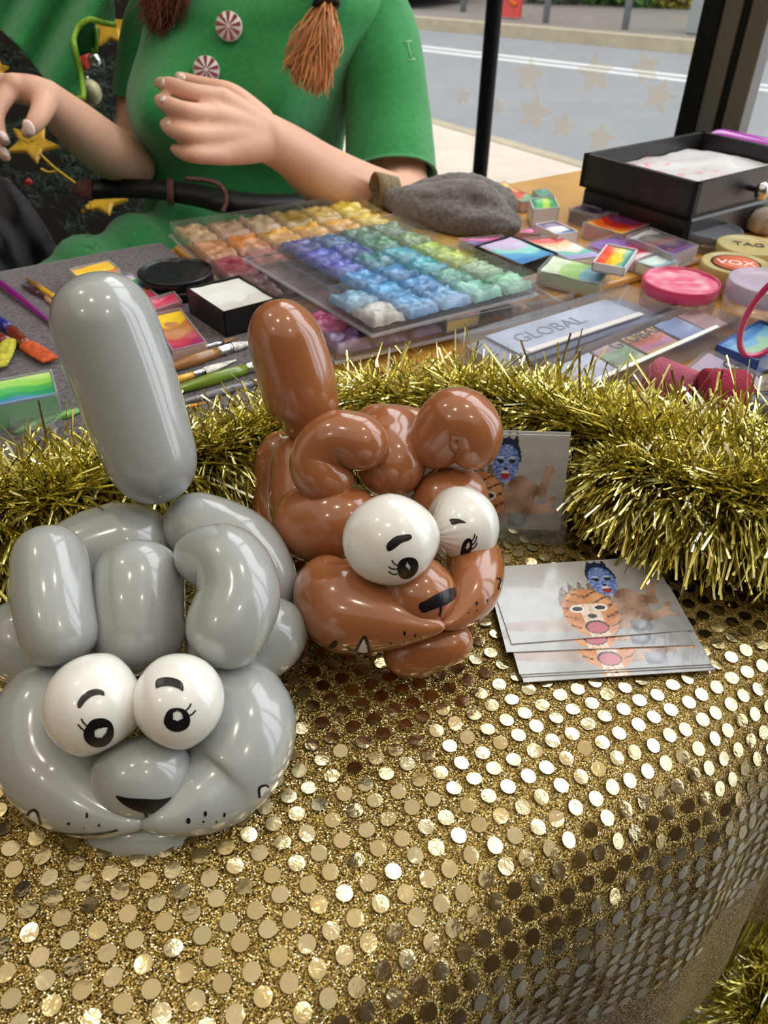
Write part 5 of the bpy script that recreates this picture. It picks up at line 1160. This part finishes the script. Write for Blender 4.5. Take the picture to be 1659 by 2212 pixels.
# red banner, posts, cabinet, hedge
p = T(1100, 41, 0); t = thing('banner', 'red and orange banner sign standing on the far pavement', 'sign', p); b = MB(); mt = Matrix.Translation(p) @ Matrix.Rotation(-.52, 4, 'Z'); b.box((-.12, -.03, .02), (.14, .03, 1.5), mt=mt)
b.obj('panel', mat('red_banner', srgb(150, 32, 20), .6), t, smooth=False); b = MB(); b.prism([(-.08, 0), (.10, 0), (.03, .0)], 0, 0) if False else None
b = MB(); b.tube([mt @ Vector((-.08, -.035, .15+.1*k)) if k % 2 else mt @ Vector((.08, -.035, .15+.1*k)) for k in range(13)], .03, 6); b.obj('flame_pattern', mat('orange_print', srgb(190, 90, 20), .6), t)
for x, y, lb in ((1000, 26, 'slim grey post nearest the parked car'), (1178, 50, 'grey sign post right of the red banner'), (1349, 64, 'grey sign post in front of the hedge')):
    p = T(x, y, 0); b = MB(); b.tube([p, p+Vector((0, 0, 2.4))], .04, 10); o = b.obj('street_post', mat('post_grey', srgb(104, 106, 108), .5), None, loc=tuple(p)); tag(o, lb+' across the street', 'post')
p = T(1503, 76, 0); b = MB(); b.box((-.12, 0, 0), (.13, .3, 1.5), mt=Matrix.Translation(p) @ Matrix.Rotation(-.52, 4, 'Z')); o = bevel(b.obj('utility_cabinet', mat('cabinet_grey', srgb(96, 98, 96), .6), None, smooth=False, loc=tuple(p)), .02); tag(o, 'grey utility cabinet on the far pavement beside the broad dark mullion', 'cabinet')
rg = random.Random(9)
def bush(x, y, w, h, c_, lb, back=1.6):
    p = T(x, y, 0)+Vector((.3, back, 0)); t = thing('hedge_bush', lb, 'bush', p, 0, None); b = MB()
    for k in range(1800):
        a = rg.uniform(0, 2*math.pi); u_ = rg.uniform(0, 1)**.5; z = rg.random(); r_1 = w*math.sin(math.acos(max(-1, min(1, 2*z-1)))*.9+.15)*rg.uniform(.75, 1.05)
        q = p+Vector((math.cos(a)*r_1, math.sin(a)*r_1*.6, z*h)); n1 = Vector([rg.gauss(0, 1) for _ in range(3)]).normalized()*.05; n2 = n1.orthogonal().normalized()*.03
        b.add([q-n1, q+n2, q+n1, q-n2], [(0, 1, 2, 3)])
    b.obj('leaves', mat('leaf_'+lb[:4], c_, .6, noise_s=3, noise_a=.3), t, smooth=False); b = MB(); b.tube([p, p+Vector((0, 0, h*.6))], .04, 6); b.obj('stem', m_bark, t)
bush(1185, 32, .75, 1.1, srgb(60, 70, 50), 'dull green bush behind the red banner')
bush(1295, 34, .75, 1.2, srgb(60, 96, 28), 'bright green bush behind the middle sign posts')
bush(1400, 40, .75, 1.1, srgb(70, 104, 34), 'leafy green bush left of the utility cabinet')
bush(1478, 44, .55, .9, srgb(120, 100, 30), 'yellowing bush just left of the utility cabinet')
# reflections of star ornaments in the shop glass, painted as pale star shapes
m_refl = bpy.data.materials.new('painted_star_reflection'); m_refl.use_nodes = True; n = m_refl.node_tree.nodes; l = m_refl.node_tree.links; n.remove(n['Principled BSDF'])
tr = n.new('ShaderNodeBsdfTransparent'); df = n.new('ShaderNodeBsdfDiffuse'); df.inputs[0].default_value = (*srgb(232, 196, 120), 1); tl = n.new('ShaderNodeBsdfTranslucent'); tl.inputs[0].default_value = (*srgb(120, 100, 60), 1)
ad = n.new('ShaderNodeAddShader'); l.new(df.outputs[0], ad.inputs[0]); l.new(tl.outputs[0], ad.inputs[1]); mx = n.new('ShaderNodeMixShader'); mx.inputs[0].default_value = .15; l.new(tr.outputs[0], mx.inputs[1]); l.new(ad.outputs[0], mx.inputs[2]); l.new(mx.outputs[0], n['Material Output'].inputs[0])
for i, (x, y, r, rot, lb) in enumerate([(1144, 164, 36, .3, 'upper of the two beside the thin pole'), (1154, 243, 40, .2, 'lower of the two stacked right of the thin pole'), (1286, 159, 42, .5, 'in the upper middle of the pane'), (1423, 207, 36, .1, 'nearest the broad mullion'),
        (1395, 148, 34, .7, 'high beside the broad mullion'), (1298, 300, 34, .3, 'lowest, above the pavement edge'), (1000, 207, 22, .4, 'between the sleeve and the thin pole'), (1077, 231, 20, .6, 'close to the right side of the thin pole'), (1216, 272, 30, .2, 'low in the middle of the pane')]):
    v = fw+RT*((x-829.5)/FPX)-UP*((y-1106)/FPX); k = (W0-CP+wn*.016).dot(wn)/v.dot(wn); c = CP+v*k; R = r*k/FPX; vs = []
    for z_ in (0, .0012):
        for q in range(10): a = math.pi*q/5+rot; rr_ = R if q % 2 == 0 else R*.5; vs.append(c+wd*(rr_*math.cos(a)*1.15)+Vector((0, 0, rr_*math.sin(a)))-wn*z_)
    o = mo('star_reflection', vs, [tuple(range(9, -1, -1)), tuple(range(10, 20))]+[(q, (q+1) % 10, 10+(q+1) % 10, 10+q) for q in range(10)], m_refl, None, False, loc=tuple(c)); tag(o, 'faint gold star reflection painted on the glass, '+lb, 'decoration', 'painted star reflections on the glass')
